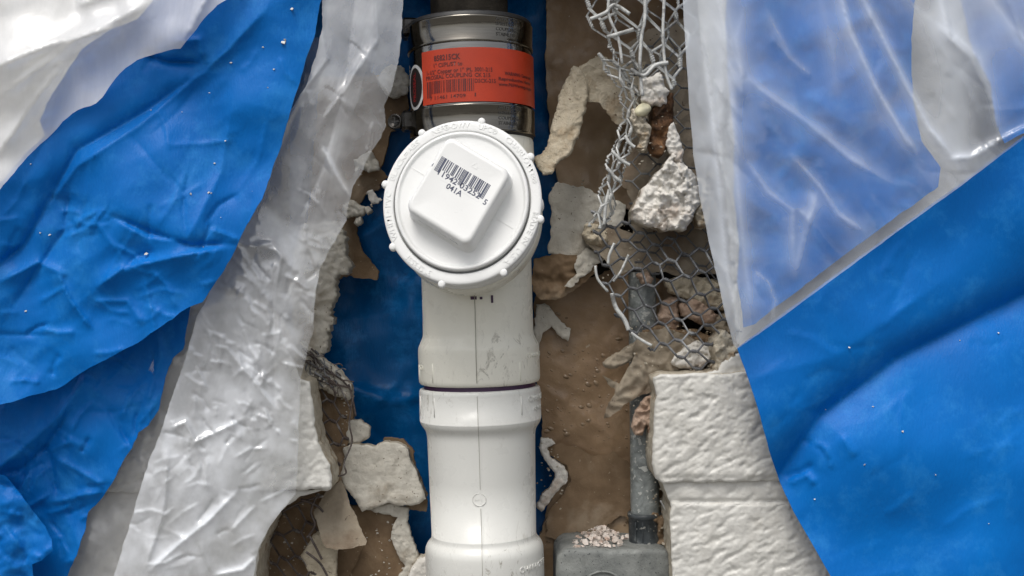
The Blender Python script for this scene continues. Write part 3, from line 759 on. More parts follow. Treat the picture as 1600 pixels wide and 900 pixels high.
def hquad(x0, x1, y0, y1, h): return np.array([HL(np.array(a), np.array(b), h) for a, b in ((x0, y0), (x1, y0), (x1, y1), (x0, y1))]), [(0, 1, 2, 3)]
# parting ridges on disc and head
for x0, x1 in ((-95, -57), (58, 95)): mesh('seam', *box_arrays(HL(np.array((x0 + x1) / 2), np.array(0.), 2.8), (HL(np.array(1.), np.array(0.), 0) - HL(np.array(0.), np.array(0.), 0)) * (x1 - x0) / 2, (HL(np.array(0.), np.array(1.), 0) - HL(np.array(0.), np.array(0.), 0)) * .55, nC * .5 * KC), M['pvc_cap'], plug, smooth=False)
for x0, x1, in ((-40, 40),): mesh('seam', *box_arrays(HL(np.array((x0 + x1) / 2), np.array(1.), 37.5), (HL(np.array(1.), np.array(0.), 0) - HL(np.array(0.), np.array(0.), 0)) * (x1 - x0) / 2, (HL(np.array(0.), np.array(1.), 0) - HL(np.array(0.), np.array(0.), 0)) * .35, nC * .22 * KC), M['pvc_cap'], head, smooth=False)
L7 = {'0': '0001101', '1': '0011001', '2': '0010011', '3': '0111101', '4': '0100011', '5': '0110001', '6': '0101111', '9': '0001011'}
bits = '101' + L7['6'] + ''.join(L7[c] for c in '11942') + '01010' + ''.join(L7[c].translate(str.maketrans('01', '10')) for c in '03252') + L7['5'].translate(str.maketrans('01', '10')) + '101'
parts = []; BX0, BX1, BYT, BYB = -48, 40, 31, 13
i = 0
while i < len(bits):
    if bits[i] == '1':
        j = i
        while j < len(bits) and bits[j] == '1': j += 1
        guard = i < 10 or i >= len(bits) - 10 or 45 <= i <= 50
        f = lambda q: BX0 + (BX1 - BX0) * q / len(bits)
        parts.append(hquad(f(i) - .12, f(j) + .12, BYB - (6 if guard else 0), BYT, 37.85)); i = j
    else: i += 1
mesh('barcode', *merge(parts), M['ink'], head)
parts = []
for tx, x, y, s in (('6', -52, 13, 12), ('11942', -24.5, 8, 12), ('03252', 17, 8, 12), ('5', 46, 5, 12), ('041A', -5, -3, 12)):
    V, F = text_arrays(tx, s, 0, 'CENTER', .2); sx = 1.22 if len(tx) > 4 else 1.05
    parts.append((HL(x + V[:, 0] * sx, y + V[:, 1], 37.85), F))
mesh('print', *merge(parts), M['ink'], head)
# faint raised mark on the head and lettering on the head's flank
V, F = text_arrays('\u25b3', 12, .5, 'CENTER'); 
if len(V): mesh('mould_mark', HL(V[:, 0] + 4, V[:, 1] + 44, 37.5 + V[:, 2]), F, M['pvc_cap'], head)
V, F = text_arrays('CHARLOTTE  PIPE', 9, .4, 'CENTER')
mesh('lettering', HL(V[:, 0], -64.8 + V[:, 1] * .02 - V[:, 2] * 1.0, 17 + V[:, 1]), F, M['pvc_cap'], head)
# purple primer runs on the tee below the collar
for x, y0, y1, w in ((770, 462, 474, 3.4), (743, 463, 468, 9), (754, 464, 468, 4)):
    a = math.asin((x - axx(y0)) / 86); V, F = patch(a - w / 172, a + w / 172, y0, y1, 86.9, 5, 4)
    mesh('primer_run', V, F, M['primer'], tee)
# ------------------------------------------------------------------ SECTION 2
#__PART2__
# ------------------------------------------------------------------ grey conduit and metal box
def vpipe(name, x0, y0, x1, y1, d, prof, mat, parent, n=40):
    """prof = (t along 0..1, radius px)"""
    a = W(x0, y0, d); b = W(x1, y1, d); ax = b - a; w = ax / np.linalg.norm(ax); e = np.cross((0, -1, 0), w); e /= np.linalg.norm(e); f = np.cross(w, e)
    k = S * (D - d) / D; th = np.arange(n) * 2 * math.pi / n; V = []
    for t, r in prof: V.append(a + ax * t + k * r * (np.cos(th)[:, None] * e + np.sin(th)[:, None] * f))
    F = [(i * n + j, i * n + (j + 1) % n, (i + 1) * n + (j + 1) % n, (i + 1) * n + j) for i in range(len(prof) - 1) for j in range(n)]
    return mesh(name, np.vstack(V), F, M[mat], parent)
con = thing('conduit_pipe', W(1007, 852, -85), 'grey electrical conduit rising from the metal box beside the wall', 'conduit')
vpipe('pipe', 1003, 425, 1008, 810, -88, [(0, 21.5), (1, 22.5)], 'conduit', con)
vpipe('pipe_socket', 1007, 800, 1008, 860, -88, [(0, 20), (0, 25), (.03, 26.5), (.12, 26.5), (.14, 25), (.8, 25), (.84, 26), (1, 26)], 'conduit_dark', con)
for dx in (-14, -3, 6, 15):
    c = W(1007 + dx, 832, -88 + 25.2 * math.cos(math.asin(dx / 26))); mesh('grip_rib', *box_arrays(c, (1.3 * S, 0, 0), (0, 1.6 * S, 0), (0, 0, 16 * S), .3), M['conduit_dark'], con, smooth=False)
box = thing('junction_box', W(958, 980, -60), 'grey weathered metal box at the bottom edge under the conduit', 'electrical box')
BO = smooth_poly([(872, 1000), (869, 940), (869, 885), (874, 866), (893, 857), (960, 858), (1030, 858), (1044, 864), (1050, 885), (1050, 940), (1048, 1000)], 5)
sheet('body', BO, lambda x, y: -22 + fbm(x, y, 30, 3, 71) * 1.6, M['box_metal'], box, 4, 130, None, 9, 8, 71)
cc = [W(942 + 34 * math.cos(t), 925 + 32 * math.sin(t), -20) for t in np.linspace(0, 2 * math.pi, 40)]
V, F = tube_arrays(cc, 1.8 * S, 6, False); mesh('raised_ring', V, F, M['box_metal'], box)
def chip_arrays(x, y, d, s, seed):
    r = random.Random(seed); n = r.choice([4, 5, 6]); a0 = r.uniform(0, 6); V = []
    tilt = (r.uniform(-.9, .9), r.uniform(-.9, .9))
    for lay in (0, 1):
        for i in range(n):
            t = a0 + 2 * math.pi * i / n; rr = s * r.uniform(.6, 1.1) if lay == 0 else None
            if lay == 0: V.append((rr * math.cos(t), rr * math.sin(t) * r.uniform(.5, .9), 0))
            else: u, v, _ = V[i]; V.append((u * .85, v * .85, s * .3))
    P = np.array(V); q = P[:, 2] + P[:, 0] * tilt[0] + P[:, 1] * tilt[1]
    base = W(x, y, d); k = S
    Q = base + k * np.stack([P[:, 0], -q, P[:, 1]], -1)
    F = [tuple(range(n, 2 * n))[::-1], tuple(range(n))] + [(i, (i + 1) % n, n + (i + 1) % n, n + i) for i in range(n)]
    return Q, F
def chips(name, spots, mat, label, cat, kind='stuff'):
    V, F = merge([chip_arrays(*s, i + 1) for i, s in enumerate(spots)])
    return tag(mesh(name, V, F, M[mat], smooth=False), label, cat, kind=kind)
sp = []
for i in range(150):
    x = random.triangular(893, 985, 940); d = random.uniform(-125, -36); h = 14 * math.exp(-((x - 938) / 26)**2) * math.exp(-((d + 95) / 45)**2)
    y = 858 + (D - d) * 0 - 450 ; y = 450 + (858 - 450) * (D + 22) / (D - d) ; sp.append((x, y - h * random.uniform(0, 1.3), d, random.uniform(1.6, 7)))
chips('rubble_chips', sp, 'chip', 'small pinkish plaster chips heaped on the metal box', 'rubble')

# ------------------------------------------------------------------ papers and plaster right of the pipe
def cr(x, y, sc, amp, seed, deg=0, an=1): return crumple(x, y, sc, amp, deg, an, seed, 3)
paper('paper_sheet', [(966, 80), (1000, 55), (1080, 20), (1200, 10), (1200, 420), (1140, 432), (1098, 428), (1070, 436), (1040, 424), (1010, 428), (985, 422), (962, 432), (940, 402), (918, 380), (913, 356), (926, 345), (960, 352), (990, 365), (985, 310), (965, 280), (980, 240), (985, 190), (970, 110)],
      lambda x, y: -66 + cr(x, y, 70, 5, 41) + (x - 1050) * .08, 'paper_tan', 'grey brown paper behind the dark hexagonal netting', res=5, jag=(5, 3), seed=41, relief=6)
paper('paper_flap', [(901, 106), (936, 86), (978, 100), (1010, 96), (1012, 190), (985, 192), (966, 195), (955, 188), (948, 172), (935, 160), (918, 158)],
      lambda x, y: -70 + cr(x, y, 40, 5, 43) + (x - 900) * .1, 'plaster_tan', 'torn tan paper flap folded behind the curled plaster strip', res=4, jag=(4, 2.5), seed=43)
tag(sheet('plaster_strip', [(888, 120), (896, 102), (912, 108), (920, 138), (916, 168), (908, 200), (898, 226), (888, 244), (874, 252), (862, 270), (848, 273), (840, 260), (834, 248), (852, 234), (860, 205), (870, 165), (878, 135)],
      lambda x, y: -60 + (y - 110) * .38 - ((x - (905 - (y - 100) * .25)) / 16)**2 * 2.5 + fbm(x, y, 14, 4, 44) * 5, M['plaster_tan'], None, 2.6, 12, (3, 2.2), 4, 4, 44),
    'long curled tan plaster strip hanging to the right of the plug', 'plaster piece')
tag(sheet('plaster_flake', [(872, 284), (892, 292), (912, 290), (940, 306), (962, 312), (978, 320), (974, 350), (955, 372), (950, 398), (930, 405), (905, 404), (880, 400), (857, 396), (861, 370), (862, 330), (858, 305)],
      lambda x, y: -112 + cr(x, y, 40, 3, 45) + (y - 300) * .12 + fbm(x, y, 10, 3, 45) * 1.2, M['plaster'], None, 3, 8, (4, 2.6), 2, 2, 45),
    'flat grey plaster flake just right of the plug over the blue sheet', 'plaster piece')
paper('paper_scrap', [(834, 405), (862, 396), (905, 400), (935, 398), (932, 425), (905, 448), (885, 462), (868, 470), (846, 468), (832, 455)],
      lambda x, y: -104 + cr(x, y, 34, 9, 46, 20), 'paper_brown', 'crumpled brown paper scrap below the flat plaster flake', res=3.2, jag=(4, 2.5), seed=46)
tag(sheet('plaster_flake', [(905, 398), (915, 388), (930, 390), (945, 404), (930, 415), (912, 432), (892, 450), (882, 448), (900, 428), (897, 412)],
      lambda x, y: -90 + cr(x, y, 18, 4, 47), M['plaster'], None, 2.6, 5, (3, 2.5), 1.5, 1.5, 47), 'forked grey plaster sliver over the brown paper scrap', 'plaster piece')
tag(sheet('plaster_lump', [(913, 352), (922, 346), (934, 350), (948, 362), (950, 378), (941, 388), (925, 385), (916, 376), (909, 366)],
      lambda x, y: -62 + fbm(x, y, 9, 4, 48) * 6, M['plaster_tan'], None, 2.2, 18, (2.5, 1.5), 10, 12, 48), 'small tan plaster lump at the left edge of the netting', 'plaster piece')
tag(sheet('plaster_flake', [(838, 476), (852, 474), (864, 486), (880, 504), (892, 514), (888, 533), (876, 526), (862, 510), (848, 520), (842, 545), (836, 556), (834, 520)],
      lambda x, y: -132 + fbm(x, y, 10, 3, 49) * 2, M['plaster'], None, 2.6, 8, (3, 1.8), 2, 2, 49), 'white forked plaster flake beside the tee below the brown paper', 'plaster piece')
tag(sheet('plaster_crust', [(846, 684), (862, 686), (868, 694), (854, 700), (862, 716), (880, 728), (888, 740), (884, 756), (868, 770), (858, 786), (846, 800), (838, 792), (846, 774), (860, 760), (868, 746), (864, 736), (852, 720), (842, 700)],
      lambda x, y: -128 + fbm(x, y, 8, 3, 50) * 3, M['plaster_white'], None, 2.4, 12, (2.5, 1.6), 3, 3, 50), 'ragged white crust on the brown board beside the lower fitting', 'plaster piece')
paper('paper_layer', [(850, 705), (872, 692), (900, 700), (930, 712), (960, 706), (990, 730), (992, 812), (968, 806), (948, 822), (930, 838), (900, 830), (872, 846), (852, 836), (856, 800), (876, 778), (892, 750), (886, 728), (866, 716)],
      lambda x, y: -140 + (x - 900) * .05 + fbm(x, y, 55, 3, 31) * 5, 'paper_brown', 'lighter torn paper layer low on the wet brown board', res=4, jag=(3, 2.2), seed=112, relief=1.5, thick=3)
# torn flap with a twisted tip
def d_tf(x, y): return -58 + cr(x, y, 38, 8, 51, 40) + (650 - y) * .1 + fold(x, y, [(960, 610), (985, 600), (1020, 560)], 6, 7, 14)
paper('torn_paper', [(1000, 520), (1042, 512), (1085, 530), (1108, 560), (1050, 580), (1032, 584), (1024, 612), (1004, 616), (980, 630), (960, 646), (944, 654), (946, 640), (956, 622), (962, 608), (950, 600), (941, 586), (955, 594), (968, 600), (975, 585), (992, 556), (990, 540)],
      d_tf, 'paper_tan', 'torn brown paper tongue hanging left from the painted block corner', res=3.2, jag=(3.5, 1.8), seed=51, relief=3)
tag(sheet('paper_roll', [(942, 566), (958, 556), (984, 540), (998, 532), (1000, 546), (990, 562), (972, 572), (955, 577), (946, 574)],
      lambda x, y: -46 + fbm(x, y, 9, 3, 52) * 4, M['paper_tan'], None, 2.4, 12, (3, 1.8), 6, 7, 52), 'small rolled brown paper edge above the torn paper tongue', 'paper')
tag(sheet('paper_crumple', [(996, 640), (1008, 622), (1022, 618), (1028, 640), (1024, 668), (1018, 690), (1010, 664), (1004, 680), (992, 680), (986, 668), (990, 652)],
      lambda x, y: -40 + cr(x, y, 16, 8, 53, 60), M['paper_pink'], None, 2.2, 14, (3, 2), 5, 6, 53), 'pinkish crumpled paper wad between conduit and painted block', 'paper')
tag(sheet('paper_crumple', [(1018, 800), (1000, 806), (1012, 812), (1028, 818), (1024, 850), (1030, 866), (1062, 900), (1062, 760), (1046, 756), (1034, 762), (1044, 790), (1040, 806)],
      lambda x, y: -75 + cr(x, y, 18, 9, 54, 70), M['paper_brown'], None, 2.6, 12, (3, 2), 5, 6, 54), 'brown torn paper between conduit socket and lower painted block', 'paper')
# wads among the lower netting
wads = [([(1038, 440), (1062, 430), (1092, 432), (1128, 440), (1150, 462), (1150, 486), (1120, 484), (1092, 476), (1066, 464), (1046, 458)], 'plaster_tan', -50, 'tan plaster slab across the top of the lower netting', 'plaster piece'),
        ([(1062, 476), (1080, 466), (1104, 476), (1122, 492), (1118, 506), (1098, 506), (1080, 500), (1066, 494)], 'paper_pink', -46, 'pinkish plaster piece inside a cell of the lower netting', 'plaster piece'),
        ([(1096, 500), (1130, 488), (1150, 500), (1146, 524), (1122, 524), (1104, 516)], 'paper_tan', -50, 'brown paper wad at right of the lower netting by the film', 'paper'),
        ([(1004, 516), (1030, 508), (1060, 516), (1090, 514), (1118, 530), (1112, 546), (1080, 540), (1050, 536), (1016, 534)], 'paper_brown', -52, 'brown paper fold lying across the bottom of the netting', 'paper'),
        ([(1056, 552), (1072, 540), (1088, 532), (1108, 540), (1116, 556), (1104, 570), (1084, 578), (1062, 576), (1048, 566)], 'plaster_white', -36, 'pinkish white plaster chunk just above the painted block', 'plaster piece'),
        ([(995, 428), (1012, 424), (1022, 436), (1016, 446), (1004, 444)], 'paper_pink', -44, 'tiny pink plaster bit above the conduit top', 'plaster piece'),
        ([(1036, 470), (1058, 462), (1062, 500), (1056, 520), (1034, 512), (1028, 498)], 'paper_pink', -62, 'narrow reddish paper scrap right of the conduit top', 'paper')]
for i, (o, mt, d0, lb, ct) in enumerate(wads):
    tag(sheet('plaster_chunk' if 'plaster' in ct else 'paper_wad', o, lambda x, y, d0=d0, i=i: d0 + facet(x, y, 14, 7, 60 + i) + cr(x, y, 22, 3, 60 + i, 20 * i) + fbm(x, y, 8, 3, 60 + i) * 2, M[mt], None, 2.6, 16, (3.5, 2.2), 6, 8, 60 + i), lb, ct)
tag(sheet('plaster_chunk', [(1116, 530), (1130, 516), (1148, 526), (1160, 552), (1150, 566), (1134, 572), (1122, 590), (1114, 584), (1118, 566), (1113, 548)],
      lambda x, y: 8 + facet(x, y, 12, 8, 77) + fbm(x, y, 8, 4, 70) * 3, M['plaster_rim'], None, 2.6, 70, (3, 2), 6, 8, 70), 'rough cream plaster knob above the painted block at the film corner', 'plaster piece')
tag(sheet('plaster_ledge', [(1100, 584), (1122, 578), (1128, 566), (1146, 552), (1200, 556), (1200, 600), (1100, 600)],
      lambda x, y: 10 + fbm(x, y, 12, 3, 72) * 2, M['wall_paint'], None, 3.4, 60, (4, 1.5), 4, 4, 72), 'grey painted plaster ledge between the cream knob and block', 'plaster piece')
# big rubble chunk caught in the netting
def d_ch1(x, y):
    f = facet(x, y, 22, 15, 81) + facet(x, y, 9, 5, 83) + fbm(x, y, 12, 5, 82, .62) * 5 - fold(x, y, [(1046, 262), (1050, 300), (1042, 360)], 9, 4, 6, False)
    return 24 + f - ((x - 1045) / 60)**2 * 10
tag(sheet('plaster_chunk', [(1048, 240), (1056, 232), (1062, 250), (1072, 258), (1088, 276), (1094, 290), (1094, 318), (1086, 332), (1078, 350), (1066, 362), (1052, 358), (1040, 362), (1024, 356), (1005, 352), (986, 344), (987, 330), (994, 312), (1006, 292), (1022, 276), (1034, 262)],
      d_ch1, M['plaster_white'], None, 2.2, 42, (3, 2.2), 9, 12, 81), 'large rough white plaster chunk resting in the netting', 'plaster piece')
tag(sheet('plaster_chunk', [(1088, 276), (1100, 282), (1112, 292), (1114, 320), (1110, 350), (1100, 358), (1089, 356), (1086, 334), (1094, 316), (1096, 292)],
      lambda x, y: 10 + facet(x, y, 12, 9, 85) + fbm(x, y, 8, 4, 83) * 4, M['plaster_rim'], None, 2.2, 30, (3, 2), 6, 8, 83), 'narrow cream plaster chunk at the right of the large white one', 'plaster piece')
tag(sheet('plaster_chunk', [(1044, 196), (1052, 190), (1062, 214), (1068, 236), (1066, 256), (1054, 252), (1046, 240), (1040, 226)],
      lambda x, y: 20 + fbm(x, y, 7, 3, 84) * 5, M['plaster_white'], None, 2.2, 20, (2.5, 1.6), 5, 6, 84), 'slim pale plaster shard standing on the large white chunk', 'plaster piece')
tag(sheet('plaster_chunk', [(1004, 122), (1018, 120), (1032, 112), (1038, 134), (1046, 142), (1042, 160), (1034, 168), (1018, 166), (1002, 160), (998, 140)],
      lambda x, y: 22 + facet(x, y, 12, 7, 87) + fbm(x, y, 9, 4, 85) * 3, M['plaster_white'], None, 2.2, 26, (2.5, 2), 5, 6, 85), 'ragged white plaster tab at the top of the netting bundle', 'plaster piece')
tag(sheet('rusty_bracket', [(1020, 168), (1042, 144), (1052, 146), (1053, 190), (1050, 222), (1042, 232), (1034, 244), (1020, 240), (1014, 220), (1016, 190)],
      lambda x, y: 10 + cr(x, y, 18, 7, 86, 80, 1.6) - ((x - 1034) / 12)**2 * 2, M['rust'], None, 2.2, 34, (3, 1.5), 5, 6, 86), 'dark rusty metal strap end wedged inside the netting', 'metal strap')
tag(sheet('plaster_chunk', [(988, 170), (1002, 174), (1010, 190), (1018, 200), (1014, 222), (1008, 236), (996, 232), (1000, 214), (990, 200), (984, 184)],
      lambda x, y: 18 + cr(x, y, 14, 6, 87), M['plaster_rim'], None, 2.2, 22, (2.5, 1.6), 5, 6, 87), 'cream crumbly plaster strip left of the rusty strap end', 'plaster piece')
tag(sheet('foam_bead', smooth_poly([(994, 168), (1004, 161), (1015, 164), (1017, 172), (1008, 181), (996, 182), (991, 176)], 4),
      lambda x, y: 34 + 0 * x, M['foam'], None, 1.8, 16, None, 10, 12, 88), 'smooth yellowish foam bead on the netting bundle', 'foam bead')

# ------------------------------------------------------------------ wire netting
def hexnet(net, mp, n_i, n_j, poly, r, mat, seed=0, jit=.06, i0=0, j0=0, wob=1.5, name='wire', sub=None):
    rnd = random.Random(seed); poly = np.array(poly, float) if poly is not None else None; cnt = 0
    node = {}
    def J(i, j):
        if (i, j) not in node: node[(i, j)] = (rnd.uniform(-jit, jit), rnd.uniform(-jit, jit))
        return node[(i, j)]
    for i in range(i0, i0 + n_i):
        P = []
        for j in range(j0, j0 + n_j):
            s = 1 if (i + j) % 2 == 0 else -1; k = min(i, i + s)
            ju, jv = J(k, j); cu = i + s * .5 + ju
            for q in range(9):
                t = q / 8; ph = t * 2 * math.pi * 2 + (0 if s > 0 else math.pi)
                P.append((cu, j + .12 + .38 * t + jv, r * 1.0 * math.cos(ph), r * 1.0 * math.sin(ph)))
        P = np.array(P); x, y, d = mp(P[:, 0], P[:, 1])
        x0, y0, _ = mp(P[:, 0] - .02, P[:, 1]); du = np.stack([x - x0, y - y0], -1); du /= np.linalg.norm(du, axis=1)[:, None] + 1e-9
        x = x + du[:, 0] * P[:, 2] + gn(x / 30, y / 30, seed) * wob * 2; y = y + du[:, 1] * P[:, 2] + gn(x / 30, y / 30, seed + 1) * wob * 2; d = d + P[:, 3]
        ok = inside(x, y, poly) if poly is not None else np.ones(len(x), bool)
        a = 0
        while a < len(x):
            if not ok[a]: a += 1; continue
            b = a
            while b < len(x) and ok[b]: b += 1
            if b - a > 6:
                rr = r * (1 + .12 * gn(np.arange(b - a) / 5, np.full(b - a, i * 3.3), seed))
                V, F = tube_arrays(W(x[a:b], y[a:b], d[a:b]), rr * S, 6); mesh(name, V, F, M[mat], net)
            a = b + 1
ntA = thing('wire_netting', W(1070, 400, -78), 'thin dark hexagonal wire netting lying flat on the grey brown paper', 'wire netting')
hexnet(ntA, lambda u, v: (955 + v * 25 + u * 1.5, 60 + u * 15.5 + v * 2.0, -47 + 2 * np.sin(u + v)), 28, 10, [(1000, 60), (1180, 40), (1180, 440), (960, 440), (930, 400), (935, 340), (985, 240), (985, 150)], 1.15, 'wire_dark', 1)
ntB = thing('wire_netting', W(1000, 540, -10), 'thick galvanised wire netting bunched at top and spread loosely at its lower end', 'wire netting')
topP = [(880, -60), (1100, -60), (1092, 60), (1070, 112), (1046, 150), (990, 150), (972, 122), (948, 96), (928, 56), (905, 20)]
def mB(u, v):
    y = -70 + v * 37 + u * 4; t = np.clip((y + 40) / 200, 0, 1)
    return 985 + 42 * t + u * (25 - 10 * t) + 5 * np.sin(u * 1.7 + v), y, 26 + 10 * np.cos(u * 1.1) - 20 * t + 8 * np.sin(v * 1.3 + u)
hexnet(ntB, mB, 11, 7, topP, 2.3, 'wire_galv', 11, .12, -5)
def mB2(u, v):
    y = -80 + v * 40 - u * 5; t = np.clip((y + 40) / 200, 0, 1)
    return 990 + 40 * t + u * (27 - 11 * t) + 4 * np.sin(u * 2.7 + v * 1.4), y, 0 + 8 * np.sin(v * 1.9 + u) - 6 * t
hexnet(ntB, mB2, 9, 7, topP, 1.6, 'wire_galv', 12, .14, -5)
pathE = np.array(smooth_poly([(936, 76), (966, 112), (984, 150), (986, 190), (974, 222), (962, 252), (954, 290), (942, 330), (934, 356)], 6, False))
sE = np.concatenate([[0], np.cumsum(np.hypot(*np.diff(pathE, axis=0).T))])
def mE(u, v, sc=9.0, st=27.0):
    s = np.clip(v * st, 0, sE[-1]); x = np.interp(s, sE, pathE[:, 0]); y = np.interp(s, sE, pathE[:, 1])
    x2 = np.interp(s + 4, sE, pathE[:, 0]); y2 = np.interp(s + 4, sE, pathE[:, 1]); x1 = np.interp(s - 4, sE, pathE[:, 0]); y1 = np.interp(s - 4, sE, pathE[:, 1])
    tx, ty = x2 - x1, y2 - y1; L_ = np.hypot(tx, ty) + 1e-6
    return x + ty / L_ * u * -sc, y + tx / L_ * u * sc, 14 + 8 * np.cos(u * 2.2) + 4 * np.sin(v)
hexnet(ntB, mE, 3, 12, None, 1.8, 'wire_galv', 13, .1, -1)
pathE2 = None
lowP = [(922, 325), (990, 335), (1010, 360), (1060, 372), (1160, 385), (1160, 530), (1145, 552), (1120, 576), (1090, 582), (1060, 578), (1045, 560), (1010, 545), (985, 535), (966, 502), (948, 470), (936, 438), (926, 380)]
def mC(u, v):
    x = 918 + v * 24 - u * .5 + 6 * np.sin(u * .5); y = 318 + u * 15.5 + v * 7 + 5 * np.sin(v * .8 + u * .3)
    return x, y, -18 + (x - 930) * .06 + 7 * np.sin(u * .9 + v * .6)
hexnet(ntB, lambda u, v: (lambda q: (q[0] + 5, q[1] + 3, q[2] - 12))(mE(u + .4, v * 1.13 + .3)), 3, 10, None, 1.3, 'wire_galv', 17, .16, -1)
hexnet(ntB, mC, 27, 12, lowP, 1.7, 'wire_dark', 14, .11, -8)
# bright folded selvedge along the left of the lower net
def loosewire(net, pts, d, r, mat, k=6):
    P = np.array(smooth_poly(pts, k, False)); dd = np.interp(np.linspace(0, 1, len(P)), np.linspace(0, 1, len(d)), d) if hasattr(d, '__len__') else d
    V, F = tube_arrays(W(P[:, 0], P[:, 1], dd), r * S, 7); return mesh('wire', V, F, M[mat], net)
for pts, d, r in [([(952, 296), (946, 322), (944, 352)], 14, 2.8), ([(960, 380), (952, 398), (950, 412)], 6, 2.4), ([(982, 398), (970, 424), (958, 440)], 6, 2.0),
                  ([(956, 458), (962, 480), (976, 500), (982, 516)], 4, 3.6), ([(930, 415), (934, 436), (950, 456)], 2, 2.2), ([(986, 520), (1000, 530), (1018, 540)], 0, 2.4),
                  ([(966, 256), (976, 250)], 26, 2.6), ([(956, 236), (970, 250), (984, 258)], 28, 2.8), ([(948, 262), (960, 276), (970, 284)], 26, 2.8), ([(976, 212), (984, 224), (992, 230)], 26, 2.6),
                  ([(1004, -60), (1008, 20), (1002, 60), (1000, 108), (1004, 150)], 46, 2.7), ([(1042, -60), (1036, 40), (1040, 110), (1050, 140)], 44, 2.5), ([(960, -40), (950, 16), (966, 60), (972, 100)], 42, 2.4),
                  ([(985, 108), (1006, 118), (1024, 102), (1044, 98)], 48, 3.2), ([(922, 30), (946, 20), (960, 8), (984, 22)], 44, 3.0), ([(948, 58), (970, 52), (990, 46)], 44, 3.2)]:
    loosewire(ntB, pts, d, r, 'wire_galv')
loosewire(con, [(1032, 782), (1042, 800), (1046, 815)], -50, 1.6, 'wire_galv')

# ------------------------------------------------------------------ left side of the hole
paper('brown_board', [(500, 120), (596, 118), (634, 138), (640, 168), (632, 196), (610, 206), (604, 236), (594, 262), (606, 276), (590, 296), (574, 300), (562, 318), (556, 340), (560, 372), (566, 392), (592, 424), (589, 437), (566, 436), (545, 430), (520, 440), (480, 360)],
      lambda x, y: -160 + fbm(x, y, 40, 2, 90) * 6, 'paper_brown', 'torn brown board strip left of the plug with a pointed lower end', 'board', 4, (4, 2.5), 10, 90, 3)
tag(sheet('plaster_flake', [(596, 112), (612, 100), (632, 106), (640, 128), (636, 146), (614, 154), (602, 148), (590, 130)], lambda x, y: -140 + cr(x, y, 22, 4, 91), M['plaster'], None, 3, 8, (3, 2), 3, 3, 91), 'pale flake behind the film left of the orange label', 'plaster piece')
tag(sheet('plaster_flake', [(552, 250), (566, 240), (580, 236), (590, 252), (592, 266), (575, 270), (562, 262), (556, 275)], lambda x, y: -140 + cr(x, y, 18, 5, 92), M['plaster'], None, 2.6, 8, (3, 2), 3, 3, 92), 'pale flake at film edge level with upper half of the plug', 'plaster piece')
tag(sheet('plaster_flake', [(573, 300), (582, 296), (590, 308), (598, 312), (590, 318), (580, 318), (576, 310)], lambda x, y: -146 + fbm(x, y, 6, 2, 93) * 3, M['plaster_white'], None, 2, 6, (2, 1.5), 2, 2, 93), 'tiny white scrap on the blue sheet left of the plug', 'plaster piece')
for i, (o, lb) in enumerate([([(536, 320), (548, 312), (560, 318), (572, 324), (568, 336), (552, 338), (542, 342), (534, 334)], 'upper plaster crumb cluster at the film edge above the strip'),
                             ([(566, 326), (576, 322), (582, 330), (574, 336)], 'pea sized plaster crumb right of the crumb cluster'),
                             ([(556, 340), (564, 336), (566, 348), (558, 354), (553, 348)], 'small plaster crumb hanging below the crumb cluster')]):
    tag(sheet('plaster_crumb', o, lambda x, y: -128 + fbm(x, y, 7, 3, 94 + i) * 4, M['plaster'], None, 2, 14, (2.4, 1.4), 5, 6, 94 + i), lb, 'plaster piece')
tag(sheet('plaster_edge', [(470, 350), (524, 346), (534, 358), (542, 384), (540, 398), (548, 412), (546, 426), (528, 430), (523, 446), (525, 466), (514, 486), (521, 504), (511, 522), (513, 542), (502, 556), (488, 552), (460, 540), (450, 440)],
      lambda x, y: -78 + cr(x, y, 30, 5, 97, 70) + fbm(x, y, 8, 3, 97) * 2 - (x - 500) * .25, M['plaster'], None, 2.6, 34, (3, 4.2), 3, 4, 97), 'tall broken plaster edge standing along the left of the hole', 'plaster piece')
# matted rope of netting and plaster
tag(sheet('plaster_crust', [(462, 530), (480, 534), (500, 556), (520, 570), (536, 588), (548, 600), (552, 622), (544, 626), (520, 616), (496, 606), (474, 592), (458, 560)],
      lambda x, y: -60 + cr(x, y, 15, 7, 98, 35, 2.2) + fbm(x, y, 6, 3, 98) * 2, M['plaster'], None, 2.4, 20, (3.5, 2.6), 6, 8, 98), 'crumbly plaster matted with wire above the brown backing, left', 'plaster piece')
paper('brown_board', [(440, 560), (480, 588), (520, 606), (544, 616), (552, 640), (548, 680), (540, 706), (534, 736), (536, 764), (500, 770), (440, 760)],
      lambda x, y: -82 + fbm(x, y, 30, 2, 99) * 4 - ((x - 500) / 40)**2 * 8, 'paper_brown', 'brown backing with dark wire between painted corner and plaster tiles', 'board', 3.6, (4, 2), 20, 99, 3)
ntL = thing('wire_netting', W(510, 740, -60), 'dark rusty netting wires crossing the small brown backing at left', 'wire netting')
hexnet(ntL, lambda u, v: (462 + v * 21 + u * 2, 560 + u * 17 + v * 9, -64 - ((462 + v * 21 - 500) / 40)**2 * 8), 14, 6, [(465, 575), (500, 575), (545, 610), (552, 650), (545, 700), (530, 745), (505, 745), (485, 680), (475, 600)], 1.7, 'wire_rusty', 21, .16)
for pts in ([(466, 538), (490, 560), (512, 578), (538, 596)], [(470, 560), (500, 578), (530, 590), (550, 612)], [(462, 575), (490, 592), (524, 600), (546, 606)], [(545, 600), (552, 628), (556, 650)], [(488, 585), (512, 590), (528, 600), (548, 640)], [(484, 548), (504, 574), (520, 604), (524, 620)], [(552, 620), (546, 660), (550, 690), (538, 722), (540, 740), (520, 744), (508, 740)]):
    loosewire(ntL, pts, -48, 1.5, 'wire_rusty')
rw = random.Random(99)
